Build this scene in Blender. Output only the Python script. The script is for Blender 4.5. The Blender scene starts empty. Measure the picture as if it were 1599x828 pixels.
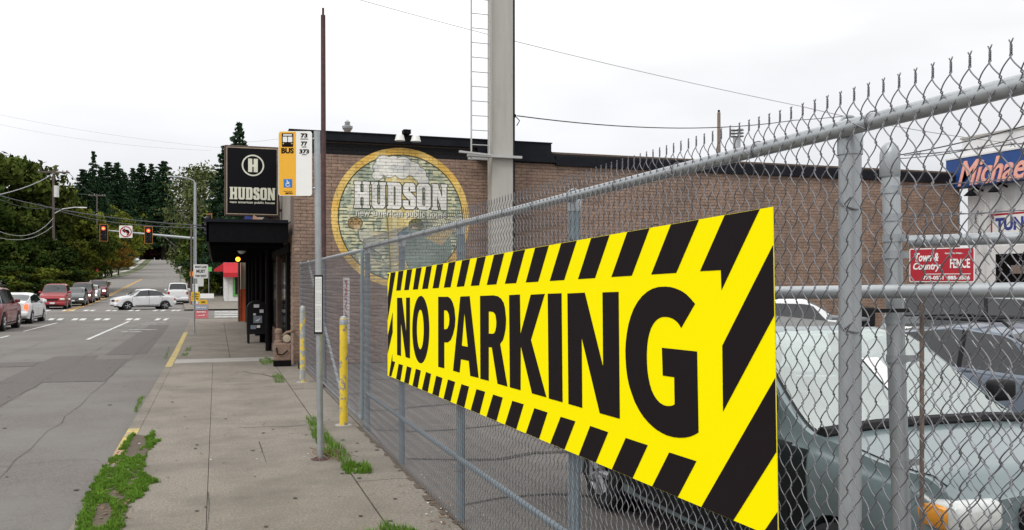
import bpy, bmesh, math, random
import numpy as np
from mathutils import Vector, Matrix, noise
random.seed(7); rng = np.random.default_rng(5)
SC = bpy.context.scene
COL = SC.collection
R = math.radians

# ---------------------------------------------------------------- camera, sky, sun, exposure
CAM_H = 2.05; YAW = R(18.57); FOC = 1375.0; HOR = 438.0
cs, sn = math.cos(YAW), math.sin(YAW)
cam_d = bpy.data.cameras.new('camera'); cam = bpy.data.objects.new('camera', cam_d); COL.objects.link(cam)
cam.location = (0, 0, CAM_H); cam.rotation_euler = (R(90), 0, -YAW)
cam_d.sensor_width = 36; cam_d.lens = FOC / 1599 * 36; cam_d.shift_y = 24 / 1599
cam_d.clip_start = 0.05; cam_d.clip_end = 6000
SC.camera = cam

world = bpy.data.worlds.new('World'); SC.world = world; world.use_nodes = True
nt = world.node_tree; nt.nodes.clear()
def N(t, typ, **kw):
    n = t.nodes.new(typ)
    for k, v in kw.items(): setattr(n, k, v)
    return n
SUN_EL, SUN_AZ = R(48), R(232)            # azimuth clockwise from +Y: light comes from behind-left
wo = N(nt, 'ShaderNodeOutputWorld'); bg = N(nt, 'ShaderNodeBackground'); nt.links.new(bg.outputs[0], wo.inputs[0])
sky = N(nt, 'ShaderNodeTexSky', sky_type='NISHITA', sun_disc=False, sun_elevation=SUN_EL, sun_rotation=SUN_AZ)
skm = N(nt, 'ShaderNodeVectorMath', operation='SCALE'); skm.inputs['Scale'].default_value = 0.1
nt.links.new(sky.outputs[0], skm.inputs[0])
tc = N(nt, 'ShaderNodeTexCoord'); sep = N(nt, 'ShaderNodeSeparateXYZ'); nt.links.new(tc.outputs['Generated'], sep.inputs[0])
ramp = N(nt, 'ShaderNodeValToRGB'); e = ramp.color_ramp.elements       # overcast: brighter towards the zenith
e[0].position = 0.0; e[0].color = (.77, .78, .81, 1); e[1].position = 1.0; e[1].color = (1.65, 1.65, 1.65, 1)
e2 = e.new(.10); e2.color = (.86, .87, .90, 1); e3 = e.new(.27); e3.color = (1.18, 1.18, 1.19, 1)
nt.links.new(sep.outputs['Z'], ramp.inputs[0])
mp = N(nt, 'ShaderNodeMapping'); mp.inputs['Scale'].default_value = (1, 1, 3.2)
nz = N(nt, 'ShaderNodeTexNoise'); nz.inputs['Scale'].default_value = 2.1; nz.inputs['Detail'].default_value = 5; nz.inputs['Roughness'].default_value = .48
nt.links.new(tc.outputs['Generated'], mp.inputs[0]); nt.links.new(mp.outputs[0], nz.inputs['Vector'])
mr = N(nt, 'ShaderNodeMapRange'); mr.inputs['From Min'].default_value = .3; mr.inputs['From Max'].default_value = .7
mr.inputs['To Min'].default_value = .86; mr.inputs['To Max'].default_value = 1.14
nt.links.new(nz.outputs[0], mr.inputs[0])
cl = N(nt, 'ShaderNodeVectorMath', operation='SCALE'); nt.links.new(ramp.outputs[0], cl.inputs[0]); nt.links.new(mr.outputs[0], cl.inputs['Scale'])
mx = N(nt, 'ShaderNodeMix', data_type='RGBA'); mx.inputs[0].default_value = .95
nt.links.new(skm.outputs[0], mx.inputs[6]); nt.links.new(cl.outputs[0], mx.inputs[7]); nt.links.new(mx.outputs[2], bg.inputs[0])
bg.inputs[1].default_value = 1.0

sd = bpy.data.lights.new('sun', 'SUN'); sun = bpy.data.objects.new('sun', sd); COL.objects.link(sun)
sd.energy = 1.5; sd.angle = R(22); sd.color = (1, .97, .92)
sdir = Vector((math.sin(SUN_AZ) * math.cos(SUN_EL), math.cos(SUN_AZ) * math.cos(SUN_EL), math.sin(SUN_EL)))
sun.rotation_euler = sdir.to_track_quat('Z', 'Y').to_euler()
SC.view_settings.view_transform = 'Standard'; SC.view_settings.look = 'None'
SC.view_settings.exposure = 0.0; SC.view_settings.gamma = 1.0

# ---------------------------------------------------------------- survey helpers: photo sight line -> place
def ray(u, v):
    a = (u - 800); return (a * cs + FOC * sn, FOC * cs - a * sn, HOR - v)
def onX(u, v, X):
    r = ray(u, v); t = X / r[0]; return Vector((X, r[1] * t, CAM_H + r[2] * t))
def onY(u, v, Y):
    r = ray(u, v); t = Y / r[1]; return Vector((r[0] * t, Y, CAM_H + r[2] * t))
def atD(u, v, d):
    r = ray(u, v); t = d / FOC; return Vector((r[0] * t, r[1] * t, CAM_H + r[2] * t))
def onG(u, v, z=0.0):
    r = ray(u, v); t = (z - CAM_H) / r[2]; return Vector((r[0] * t, r[1] * t, z))
GP = [(-60, 0), (18, 0), (70, 0), (85, .08), (95, .2), (105, .38), (150, 1.3), (205, 2.4), (289, 3.9), (375, 6.0), (450, 9), (520, 12.6), (560, 14.4), (600, 14.6), (680, 13.0), (900, 6), (1400, 1), (5000, 0)]
def g(y):
    if y <= GP[0][0]: return 0
    for (a, za), (b, zb) in zip(GP, GP[1:]):
        if y <= b: return za + (zb - za) * (y - a) / (b - a)
    return 0
def bend(y): return -.0389 * max(0, y - 66)

# ---------------------------------------------------------------- materials
def lin(c):
    return tuple((x / 255 / 12.92 if x / 255 <= .04045 else ((x / 255 + .055) / 1.055) ** 2.4) for x in c)
MATS = {}
def mat(name, base, rough=.7, metal=0.0, var=.12, scale=6.0, bump=0.0, bscale=40.0, dirt=None, dscale=1.5, dfac=.5, spec=.5, coat=0.0, emit=None, estr=0, objrand=0.0, stretch=None, dlo=.5, dhi=.7, nr=.2, det=5, nro=.65):
    m = bpy.data.materials.new(name); m.use_nodes = True; t = m.node_tree; p = t.nodes['Principled BSDF']
    p.inputs['Roughness'].default_value = rough; p.inputs['Metallic'].default_value = metal
    p.inputs['Specular IOR Level'].default_value = spec; p.inputs['Coat Weight'].default_value = coat
    p.inputs['Coat Roughness'].default_value = .05
    geo = N(t, 'ShaderNodeTexCoord'); src = geo.outputs['Object']
    if stretch:
        mpp = N(t, 'ShaderNodeMapping'); mpp.inputs['Scale'].default_value = stretch; t.links.new(src, mpp.inputs[0]); src = mpp.outputs[0]
    n1 = N(t, 'ShaderNodeTexNoise'); n1.inputs['Scale'].default_value = scale; n1.inputs['Detail'].default_value = det; n1.inputs['Roughness'].default_value = nro
    t.links.new(src, n1.inputs['Vector'])
    r1 = N(t, 'ShaderNodeMapRange'); r1.inputs[1].default_value = .5 - nr; r1.inputs[2].default_value = .5 + nr
    r1.inputs[3].default_value = 1 - var; r1.inputs[4].default_value = 1 + var; t.links.new(n1.outputs[0], r1.inputs[0])
    sc = N(t, 'ShaderNodeVectorMath', operation='SCALE'); sc.inputs[0].default_value = base[:3]; t.links.new(r1.outputs[0], sc.inputs['Scale'])
    out = sc.outputs[0]
    if objrand:
        oi = N(t, 'ShaderNodeObjectInfo'); rr = N(t, 'ShaderNodeMapRange'); rr.inputs[3].default_value = 1 - objrand; rr.inputs[4].default_value = 1 + objrand
        t.links.new(oi.outputs['Random'], rr.inputs[0]); s2 = N(t, 'ShaderNodeVectorMath', operation='SCALE'); t.links.new(out, s2.inputs[0]); t.links.new(rr.outputs[0], s2.inputs['Scale']); out = s2.outputs[0]
    if dirt:
        n2 = N(t, 'ShaderNodeTexNoise'); n2.inputs['Scale'].default_value = dscale; n2.inputs['Detail'].default_value = 6; n2.inputs['Roughness'].default_value = .7
        t.links.new(src, n2.inputs['Vector'])
        r2 = N(t, 'ShaderNodeMapRange'); r2.inputs[1].default_value = dlo; r2.inputs[2].default_value = dhi; r2.inputs[3].default_value = 0; r2.inputs[4].default_value = dfac
        t.links.new(n2.outputs[0], r2.inputs[0]); mm = N(t, 'ShaderNodeMix', data_type='RGBA')
        t.links.new(r2.outputs[0], mm.inputs[0]); t.links.new(out, mm.inputs[6]); mm.inputs[7].default_value = (*dirt[:3], 1); out = mm.outputs[2]
    t.links.new(out, p.inputs['Base Color'])
    if bump:
        n3 = N(t, 'ShaderNodeTexNoise'); n3.inputs['Scale'].default_value = bscale; n3.inputs['Detail'].default_value = 4
        t.links.new(src, n3.inputs['Vector']); b = N(t, 'ShaderNodeBump'); b.inputs['Strength'].default_value = bump; b.inputs['Distance'].default_value = .01
        t.links.new(n3.outputs[0], b.inputs['Height']); t.links.new(b.outputs[0], p.inputs['Normal'])
    if emit: p.inputs['Emission Color'].default_value = (*emit, 1); p.inputs['Emission Strength'].default_value = estr
    MATS[name] = m; return m
mat('asphalt', (.130, .117, .105), .9, nr=.13, det=8, nro=.8, var=.36, scale=38, bump=.5, bscale=180, dirt=(.165, .158, .145), dscale=.3, dfac=.8, dlo=.42, dhi=.62)
mat('worn_asphalt', (.168, .155, .142), .9, nr=.13, det=8, nro=.8, var=.3, scale=38, dirt=(.12, .11, .1), dscale=.2, dfac=.5)
mat('asphalt_patch', (.106, .094, .086), .92, nr=.13, det=8, nro=.8, var=.36, scale=38, bump=.5, bscale=180)
mat('lot_asphalt', (.15, .135, .12), .92, nr=.13, det=8, nro=.8, var=.36, scale=30, bump=.5, bscale=120, dirt=(.07, .065, .06), dscale=.7, dfac=.6)
mat('concrete', (.207, .183, .152), .92, nr=.13, det=8, nro=.8, var=.44, scale=42, bump=.5, bscale=220, dirt=(.11, .096, .08), dscale=.9, dfac=.75, objrand=.05, dlo=.42, dhi=.68)
mat('pale_concrete', (.34, .32, .295), .9, nr=.13, det=8, nro=.8, var=.3, scale=40, bump=.3, dirt=(.22, .2, .18), dscale=3)
mat('joint_dirt', (.05, .046, .038), .95, var=.3, scale=30)
mat('road_white', (.62, .62, .6), .85, var=.15, scale=20, dirt=(.16, .16, .15), dscale=5, dfac=.9, dlo=.45, dhi=.65)
mat('road_yellow', (.62, .36, .06), .85, var=.15, scale=20, dirt=(.18, .16, .12), dscale=3, dfac=.7)
mat('kerb_yellow', (.52, .40, .10), .9, var=.15, scale=20, dirt=(.24, .2, .17), dscale=5, dfac=.8, dlo=.42, dhi=.6)
mat('kerb_pink', (.42, .25, .17), .9, var=.2, scale=20, dirt=(.25, .2, .16), dscale=6, dfac=.8)
mat('soil', (.085, .065, .045), .95, var=.4, scale=25, bump=.6)
mat('verge', (.07, .085, .03), .95, var=.35, scale=3, dirt=(.14, .12, .06), dscale=.3)
mat('grass_blade', (.09, .185, .02), .8, spec=.08, var=.4, scale=9, dirt=(.16, .22, .03), dscale=12)
mat('dry_leaf', (.17, .095, .045), .8, var=.5, scale=30)
mat('litter', (.62, .6, .58), .8, var=.2)
mat('steel', (.36, .385, .40), .42, metal=.55, var=.16, scale=14, bump=.08, bscale=70, dirt=(.24, .25, .26), dscale=7, dfac=.6)
mat('bright_steel', (.40, .425, .44), .40, metal=.55, var=.12, scale=10, bump=.05, dirt=(.30, .32, .33), dscale=9, dfac=.5, stretch=(1, 1, .2))
mat('wire_steel', (.17, .17, .185), .42, metal=.6, var=.2, scale=30)
mat('blue_steel', (.17, .22, .25), .55, metal=.25, var=.16, scale=10, dirt=(.1, .12, .13), dscale=5)
mat('rust_steel', (.075, .035, .035), .75, metal=.1, var=.35, scale=12)
mat('vinyl_yellow', (1.0, .87, .0), .7, var=0.004, scale=1, spec=.03)
mat('bounce_stop_grey', (.33, .33, .34), .8, var=.03)
mat('vinyl_black', (.016, .012, .013), .7, var=.02, scale=1, spec=.03)
mat('black_metal', (.004, .004, .005), .7, var=.3, scale=10, spec=.08)
mat('flashing', (.008, .009, .013), .6, var=.4, scale=2, spec=.15, dirt=(.016, .018, .025), dscale=1.2)
mat('white_paint', (.74, .74, .73), .6, var=.04, dirt=(.5, .49, .46), dscale=2, dfac=.5)
mat('white_sign', (.78, .78, .76), .5, var=.03)
mat('sign_orange', (.78, .40, .02), .5, var=.03)
mat('sign_black', (.006, .006, .008), .6, var=.05, spec=.1)
mat('sign_cream', (.72, .71, .58), .55, var=.08)
mat('sign_frame', (.07, .04, .03), .6, var=.3)
mat('frame_tan', (.38, .31, .22), .6, var=.15)
mat('sign_blue', (.02, .16, .48), .5, var=.03)
mat('sign_red', (.40, .012, .025), .5, var=.06)
mat('sign_navy', (.03, .05, .25), .5, var=.1)
mat('pink_letter', (.80, .38, .30), .5, var=.1)
mat('fascia_blue', (.01, .055, .22), .5, var=.15, scale=3)
mat('temp_yellow', (.75, .48, .03), .6, var=.08)
mat('board_pink', (.55, .13, .15), .6, var=.1)
mat('board_grey', (.22, .25, .30), .6, var=.1)
mat('hydrant', (.85, .25, .02), .5, var=.1)
mat('tower_paint', (.40, .385, .35), .75, var=.05, scale=2, dirt=(.30, .28, .25), dscale=.7, dfac=.6, stretch=(3, 3, .5))
mat('ladder_paint', (.42, .42, .42), .6, var=.1)
mat('mortar', (.125, .09, .07), .95, var=.2, scale=20)
mat('facade_beige', (.30, .27, .24), .85, var=.12, scale=4, dirt=(.15, .13, .12), dscale=1)
mat('facade_brown', (.12, .075, .058), .85, var=.2, scale=5)
mat('facade_dark', (.005, .004, .004), .7, var=.3, spec=.08)
mat('orange_paint', (.55, .09, .02), .7, var=.1)
mat('tan_paint', (.36, .31, .22), .8, var=.1)
mat('awning_red', (.45, .01, .02), .7, var=.1)
mat('green_frame', (.12, .42, .10), .5, var=.1)
mat('siding', (.70, .70, .70), .7, var=.06, dirt=(.42, .42, .40), dscale=1.5, dfac=.6)
mat('wood', (.20, .15, .12), .85, var=.25, scale=6, stretch=(4, 4, .4))
mat('pole_wood', (.12, .095, .085), .9, var=.25, scale=6, stretch=(6, 6, .3))
mat('pipe_brown', (.20, .13, .095), .8, var=.25, scale=12, dirt=(.05, .035, .03), dscale=5)
mat('bollard_yellow', (.70, .50, .03), .65, var=.12, scale=12, dirt=(.25, .24, .22), dscale=9, dfac=1, dlo=.54, dhi=.57)
mat('bollard_grey', (.30, .33, .34), .6, var=.12, scale=12, dirt=(.70, .5, .05), dscale=7, dfac=1, dlo=.51, dhi=.53)
mat('skin_tone', (.5, .28, .18), .7); mat('panel_blue', (.03, .05, .22), .6)
mat('cable', (.03, .03, .035), .6); mat('cable_grey', (.36, .36, .37), .6)
mat('lamp_white', (.7, .7, .68), .35, var=.03)
mat('lamp_red', (.5, .01, .01), .4, emit=(1, .06, .02), estr=6)
mat('lamp_core', (.8, .08, .02), .4, emit=(1, .13, .04), estr=7)
mat('lamp_amber', (.8, .3, .02), .4, emit=(1, .35, .02), estr=5)
mat('lamp_off', (.02, .02, .02), .25)
mat('signal_edge', (.45, .17, .02), .6)
mat('conifer', (.026, .055, .026), .9, spec=.08, var=.5, scale=.35, objrand=.3)
mat('leaf_dark', (.040, .070, .013), .9, spec=.08, var=.5, scale=.4, dirt=(.135, .155, .025), dscale=.4, dfac=.85, objrand=.25)
mat('leaf_olive', (.115, .135, .018), .9, spec=.08, var=.4, scale=.5, dirt=(.21, .19, .03), dscale=.6, dfac=.7, objrand=.2)
mat('leaf_autumn', (.20, .12, .02), .9, spec=.08, var=.4, scale=.5, dirt=(.09, .10, .02), dscale=.8, dfac=.7, objrand=.15)
mat('leaf_mid', (.062, .088, .016), .9, spec=.08, var=.4, scale=.4, dirt=(.15, .16, .028), dscale=.45, dfac=.8, objrand=.25)
mat('leaf_maroon', (.06, .022, .022), .9, spec=.08, var=.4, scale=.5)
mat('leaf_birch', (.10, .12, .045), .9, spec=.08, var=.4, scale=.6, dirt=(.2, .19, .08), dscale=1, dfac=.6)
mat('bark', (.045, .035, .028), .95, var=.3, scale=5); mat('bark_birch', (.13, .12, .10), .9, var=.4, scale=3)
mat('glass_dark', (.012, .015, .016), .04, var=.05, spec=.9)
mat('glass_window', (.02, .022, .022), .08, var=.1, spec=.8)
mat('glass_pale', (.18, .225, .215), .04, var=.2, scale=1.5, spec=1.0, coat=.6)
def car_glass(name):
    m = bpy.data.materials.new(name); m.use_nodes = True; t = m.node_tree; t.nodes.clear()
    o = N(t, 'ShaderNodeOutputMaterial'); a = N(t, 'ShaderNodeMixShader'); b = N(t, 'ShaderNodeBsdfTransparent'); c = N(t, 'ShaderNodeBsdfGlossy'); f = N(t, 'ShaderNodeLayerWeight'); r = N(t, 'ShaderNodeMapRange')
    b.inputs[0].default_value = (.62, .72, .69, 1); c.inputs['Roughness'].default_value = .03; c.inputs[0].default_value = (.88, .95, .92, 1); f.inputs[0].default_value = .5
    r.inputs[3].default_value = .20; r.inputs[4].default_value = .72
    t.links.new(f.outputs['Facing'], r.inputs[0]); t.links.new(r.outputs[0], a.inputs[0]); t.links.new(b.outputs[0], a.inputs[1]); t.links.new(c.outputs[0], a.inputs[2]); t.links.new(a.outputs[0], o.inputs[0]); MATS[name] = m
car_glass('glass_clear')
mat('tyre', (.012, .012, .012), .85, var=.2); mat('rim', (.38, .39, .40), .35, metal=.6, var=.1)
mat('trim_black', (.007, .007, .008), .6, var=.1, spec=.25); mat('chrome', (.55, .56, .58), .2, metal=.9, var=.03)
mat('plate', (.65, .66, .68), .5)
def paint(name, c, rough=.3): return mat(name, c, rough, var=.03, spec=.5, coat=.5)
paint('paint_red', (.30, .015, .02)); paint('paint_darkred', (.12, .012, .022)); paint('paint_silver', (.52, .53, .54)); paint('paint_lightsilver', (.66, .66, .67)); paint('paint_white', (.74, .75, .76))
paint('paint_dark', (.03, .035, .035)); paint('paint_sage', (.135, .18, .187)); paint('paint_blue', (.13, .16, .205)); paint('paint_greysilver', (.30, .33, .33)); paint('paint_maroon', (.2, .02, .025))
mat('van_side_dark', (.004, .008, .008), .5, var=.3, spec=.25)  # near-black colour for the people carrier's doors and lower side
mat('head_lit', (.8, .8, .8), .2, emit=(1, .93, .8), estr=3); mat('head_off', (.6, .62, .6), .12, var=.15, scale=25, spec=.9, coat=.5)
mat('amber_lens', (.75, .30, .02), .15, coat=.6); mat('tail_red', (.35, .01, .01), .2); mat('tail_lit', (.6, .02, .01), .3, emit=(1, .12, .04), estr=2.5)

# ---------------------------------------------------------------- mesh helpers
def tag(o, label=None, cat=None, group=None, kind=None):
    if label: o['label'] = label
    if cat: o['category'] = cat
    if group: o['group'] = group
    if kind: o['kind'] = kind
    return o
def wloc(o):
    v = Vector((0, 0, 0))
    while o: v += o.location; o = o.parent
    return v
class MB:
    def __init__(s): s.v = []; s.f = []
    def add(s, vs, fs):
        n = len(s.v); s.v += [tuple(p) for p in vs]; s.f += [tuple(i + n for i in f) for f in fs]; return s
    def box(s, x0, x1, y0, y1, z0, z1):
        return s.add([(x0, y0, z0), (x1, y0, z0), (x1, y1, z0), (x0, y1, z0), (x0, y0, z1), (x1, y0, z1), (x1, y1, z1), (x0, y1, z1)],
                     [(0, 3, 2, 1), (4, 5, 6, 7), (0, 1, 5, 4), (1, 2, 6, 5), (2, 3, 7, 6), (3, 0, 4, 7)])
    def rbox(s, c, size, r, seg=2, rot=None):
        bm = bmesh.new(); bmesh.ops.create_cube(bm, size=1)
        bmesh.ops.scale(bm, vec=size, verts=bm.verts)
        bmesh.ops.bevel(bm, geom=bm.edges[:], offset=min(r, min(size) * .49), segments=seg, profile=.5, affect='EDGES')
        bm.verts.index_update(); M = (rot or Matrix.Identity(3))
        s.add([M @ v.co + Vector(c) for v in bm.verts], [[v.index for v in f.verts] for f in bm.faces]); bm.free(); return s
    def cyl(s, p0, p1, r0, r1=None, n=12, caps=True):
        r1 = r0 if r1 is None else r1; p0 = Vector(p0); p1 = Vector(p1); d = (p1 - p0).normalized()
        a = d.orthogonal().normalized(); b = d.cross(a); vs = []
        for p, r in ((p0, r0), (p1, r1)):
            vs += [p + r * (math.cos(2 * math.pi * i / n) * a + math.sin(2 * math.pi * i / n) * b) for i in range(n)]
        fs = [(i, (i + 1) % n, n + (i + 1) % n, n + i) for i in range(n)]
        if caps: fs += [tuple(reversed(range(n))), tuple(range(n, 2 * n))]
        return s.add(vs, fs)
    def tube(s, pts, r, n=6):
        pts = [Vector(p) for p in pts]; m = len(pts); vs = []; a = None
        for k, p in enumerate(pts):
            d = (pts[min(k + 1, m - 1)] - pts[max(k - 1, 0)]).normalized()
            a = (a - a.dot(d) * d).normalized() if a is not None and (a - a.dot(d) * d).length > 1e-4 else d.orthogonal().normalized()
            b = d.cross(a); rr = r[k] if isinstance(r, (list, tuple)) else r
            vs += [p + rr * (math.cos(2 * math.pi * i / n) * a + math.sin(2 * math.pi * i / n) * b) for i in range(n)]
        fs = [(k * n + i, k * n + (i + 1) % n, (k + 1) * n + (i + 1) % n, (k + 1) * n + i) for k in range(m - 1) for i in range(n)]
        fs += [tuple(reversed(range(n))), tuple(range((m - 1) * n, m * n))]
        return s.add(vs, fs)
    def lathe(s, prof, c=(0, 0, 0), axis='Z', n=24):
        vs = []; m = len(prof)
        for i in range(n):
            a = 2 * math.pi * i / n
            for r, h in prof:
                x, y = r * math.cos(a), r * math.sin(a)
                q = (x, y, h) if axis == 'Z' else ((x, h, y) if axis == 'Y' else (h, x, y))
                vs.append((q[0] + c[0], q[1] + c[1], q[2] + c[2]))
        fs = [(i * m + k, ((i + 1) % n) * m + k, ((i + 1) % n) * m + k + 1, i * m + k + 1) for i in range(n) for k in range(m - 1)]
        return s.add(vs, fs)
    def sphere(s, c, r, n=12, sc=(1, 1, 1)):
        prof = [(max(1e-4, math.sin(math.pi * k / (n // 2))) * r, -math.cos(math.pi * k / (n // 2)) * r) for k in range(n // 2 + 1)]
        k0 = len(s.v); s.lathe(prof, (0, 0, 0), 'Z', n)
        for i in range(k0, len(s.v)):
            v = s.v[i]; s.v[i] = (v[0] * sc[0] + c[0], v[1] * sc[1] + c[1], v[2] * sc[2] + c[2])
        return s
    def prism(s, poly, d):      # poly: list of Vector (flat), d: thickness vector
        n = len(poly); d = Vector(d)
        return s.add([Vector(p) for p in poly] + [Vector(p) + d for p in poly],
                     [tuple(range(n)), tuple(range(2 * n - 1, n - 1, -1))] + [(i, i + n, (i + 1) % n + n, (i + 1) % n) for i in range(n)])
    def mesh(s, name, m, off=Vector((0, 0, 0)), smooth=False):
        me = bpy.data.meshes.new(name)
        me.from_pydata([(p[0] - off[0], p[1] - off[1], p[2] - off[2]) for p in s.v] if off.length else s.v, [], s.f)
        me.materials.append(MATS[m] if isinstance(m, str) else m)
        if smooth: me.shade_smooth() if hasattr(me, 'shade_smooth') else me.polygons.foreach_set('use_smooth', [True] * len(me.polygons))
        me.update(); return me
    def build(s, name, m, parent=None, smooth=False, world=True, origin=None):
        off = wloc(parent) if (parent and world) else Vector((0, 0, 0))
        loc = Vector((0, 0, 0))
        if origin is not None and not parent: off = Vector(origin); loc = off
        o = bpy.data.objects.new(name, s.mesh(name, m, off, smooth)); COL.objects.link(o); o.location = loc
        if parent: o.parent = parent
        if smooth:
            bm = bmesh.new(); bm.from_mesh(o.data); bmesh.ops.recalc_face_normals(bm, faces=bm.faces)
            for e_ in bm.edges:
                if len(e_.link_faces) == 2 and e_.calc_face_angle(0) > R(38): e_.smooth = False
            bm.to_mesh(o.data); bm.free()
        return o
def thing(name, label, cat, loc=(0, 0, 0), rz=0, group=None):
    o = bpy.data.objects.new(name, None); COL.objects.link(o); o.location = loc; o.rotation_euler = (0, 0, rz); o.empty_display_size = .2
    return tag(o, label, cat, group)
def struct(name, mb, m, parent=None, smooth=False):
    o = mb.build(name, m, parent, smooth); o['kind'] = 'structure'; return o
def copy_tree(o, parent=None):
    c = o.copy(); COL.objects.link(c); c.parent = parent
    for ch in list(o.children): copy_tree(ch, c)
    return c
def sheet(mb, pts):     # one polygon sheet
    n = len(mb.v); mb.v += [tuple(p) for p in pts]; mb.f.append(tuple(range(n, n + len(pts)))); return mb

# flat lettering: text or outline -> small raised plate (local x right, y up, z out)
def curve_data(kind, payload, size=1, offset=0, shear=0, extrude=.001, align='CENTER', spacing=1.0):
    if kind == 'text':
        c = bpy.data.curves.new('t', 'FONT'); c.body = payload; c.size = size; c.offset = offset; c.shear = shear
        c.align_x = align; c.align_y = 'CENTER'; c.space_character = spacing
    else:
        c = bpy.data.curves.new('t', 'CURVE'); c.dimensions = '2D'
        for loop in payload:
            sp = c.splines.new('POLY'); sp.points.add(len(loop) - 1)
            for i, p in enumerate(loop): sp.points[i].co = (p[0], p[1], 0, 1)
            sp.use_cyclic_u = True
    c.fill_mode = 'BOTH'; c.extrude = extrude; c.resolution_u = 3
    o = bpy.data.objects.new('t', c); me = bpy.data.meshes.new_from_object(o)
    vs = [v.co.copy() for v in me.vertices]; fs = [tuple(p.vertices) for p in me.polygons]
    bpy.data.objects.remove(o); bpy.data.curves.remove(c); bpy.data.meshes.remove(me)
    return vs, fs
def put(mb, data, O, rx, ry, w=None, h=None, stretch=None):
    vs, fs = data
    if not vs: return
    rx = Vector(rx).normalized(); ry = Vector(ry).normalized(); rz = rx.cross(ry)
    x0 = min(v.x for v in vs); x1 = max(v.x for v in vs); y0 = min(v.y for v in vs); y1 = max(v.y for v in vs)
    kx = w / (x1 - x0) if w else 1; ky = h / (y1 - y0) if h else (kx if w else 1)
    if h and not w: kx = ky
    mx_, my_ = (x0 + x1) / 2, (y0 + y1) / 2
    mb.add([Vector(O) + rx * ((v.x - mx_) * kx) + ry * ((v.y - my_) * ky) + rz * v.z for v in vs], fs)
def text(mb, s, O, rx, ry, w=None, h=None, bold=.0, shear=0, ex=.001, spacing=1.0):
    put(mb, curve_data('text', s, 1, bold, shear, ex, spacing=spacing), O, rx, ry, w, h)
def rr(w, h, r, n=5):
    P = []
    for cx, cy, a0 in ((w / 2 - r, h / 2 - r, 0), (-w / 2 + r, h / 2 - r, 90), (-w / 2 + r, -h / 2 + r, 180), (w / 2 - r, -h / 2 + r, 270)):
        P += [(cx + r * math.cos(R(a0 + 90 * k / n)), cy + r * math.sin(R(a0 + 90 * k / n))) for k in range(n + 1)]
    return P
def circ(cx, cy, r, n=28, ry=None): return [(cx + r * math.cos(2 * math.pi * k / n), cy + (ry or r) * math.sin(2 * math.pi * k / n)) for k in range(n)]
def rect(x0, y0, x1, y1): return [(x0, y0), (x1, y0), (x1, y1), (x0, y1)]
# block letters (height 1) used on the pub's two signs
def cut(x0, y0, x1, y1, c=.1): return [(x0 + c, y0), (x1 - c, y0), (x1, y0 + c), (x1, y1 - c), (x1 - c, y1), (x0 + c, y1), (x0, y1 - c), (x0, y0 + c)]
GL = {
 'H': (.74, [[(0, 0), (.34, 0), (.34, .1), (.3, .1), (.3, .4), (.44, .4), (.44, .1), (.4, .1), (.4, 0), (.74, 0), (.74, .1), (.7, .1), (.7, .9), (.74, .9), (.74, 1), (.4, 1), (.4, .9), (.44, .9), (.44, .6), (.3, .6), (.3, .9), (.34, .9), (.34, 1), (0, 1), (0, .9), (.04, .9), (.04, .1), (0, .1)]]),
 'U': (.70, [[(.14, 0), (.56, 0), (.66, .1), (.66, .9), (.70, .9), (.70, 1), (.38, 1), (.38, .9), (.42, .9), (.42, .2), (.39, .15), (.32, .15), (.29, .2), (.29, .9), (.33, .9), (.33, 1), (0, 1), (0, .9), (.04, .9), (.04, .1)]]),
 'D': (.68, [[(0, 0), (.56, 0), (.66, .1), (.66, .9), (.56, 1), (0, 1), (0, .9), (.04, .9), (.04, .1), (0, .1)], [(.30, .15), (.30, .85), (.36, .85), (.39, .8), (.39, .2), (.36, .15)]]),
 'S': (.62, [[(.12, 0), (.5, 0), (.62, .11), (.62, .42), (.55, .52), (.27, .72), (.27, .82), (.31, .86), (.34, .82), (.34, .68), (.60, .68), (.60, .90), (.5, 1), (.12, 1), (.01, .89), (.01, .62), (.08, .51), (.35, .32), (.35, .18), (.31, .14), (.27, .18), (.27, .34), (0, .34), (0, .11)]]),
 'O': (.66, [[(.12, 0), (.54, 0), (.66, .11), (.66, .89), (.54, 1), (.12, 1), (0, .89), (0, .11)], [(.28, .15), (.26, .2), (.26, .8), (.28, .85), (.38, .85), (.40, .8), (.40, .2), (.38, .15)]]),
 'N': (.76, [[(0, 0), (.30, 0), (.30, .1), (.26, .1), (.26, .55), (.46, 0), (.72, 0), (.72, .9), (.76, .9), (.76, 1), (.46, 1), (.46, .9), (.50, .9), (.50, .48), (.30, 1), (0, 1), (0, .9), (.04, .9), (.04, .1), (0, .1)]])}
def word_loops(w, gap=.05):
    x = 0; out = []
    for ch in w:
        a, loops = GL[ch]; out += [[(p[0] + x, p[1]) for p in l] for l in loops]; x += a + gap
    return out, x - gap
# ================================================================ GROUND, ROAD, PAVEMENT
def arange(a, b, s):
    out = []; x = a
    while x < b - 1e-6: out.append(x); x += s
    return out + [b]
YS = arange(-40, 110, 6) + arange(112, 900, 22) + [1000, 1200, 1500, 2500, 4500]
YS = sorted(set(YS))
def strip(name, xl, xr, ys, dz, m, parent=None, kind='structure', nx=1):
    mb = MB()
    for i, y in enumerate(ys):
        a, b = xl(y), xr(y)
        mb.v += [(a + (b - a) * k / nx, y, g(y) + dz) for k in range(nx + 1)]
        if i:
            for k in range(nx):
                p = (i - 1) * (nx + 1) + k; mb.f.append((p, p + 1, p + nx + 2, p + nx + 1))
    o = mb.build(name, m, parent)
    if kind: o['kind'] = kind
    return o
strip('ground', lambda y: -3000, lambda y: 3000, YS, -.20, 'verge')
KX = lambda y: -1.16 + (-.12 * max(0, min(1, (y - 25) / 24)))
CX = lambda y: -9.7 + bend(y)
RYS = [y for y in arange(-40, 52, 4)]
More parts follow.
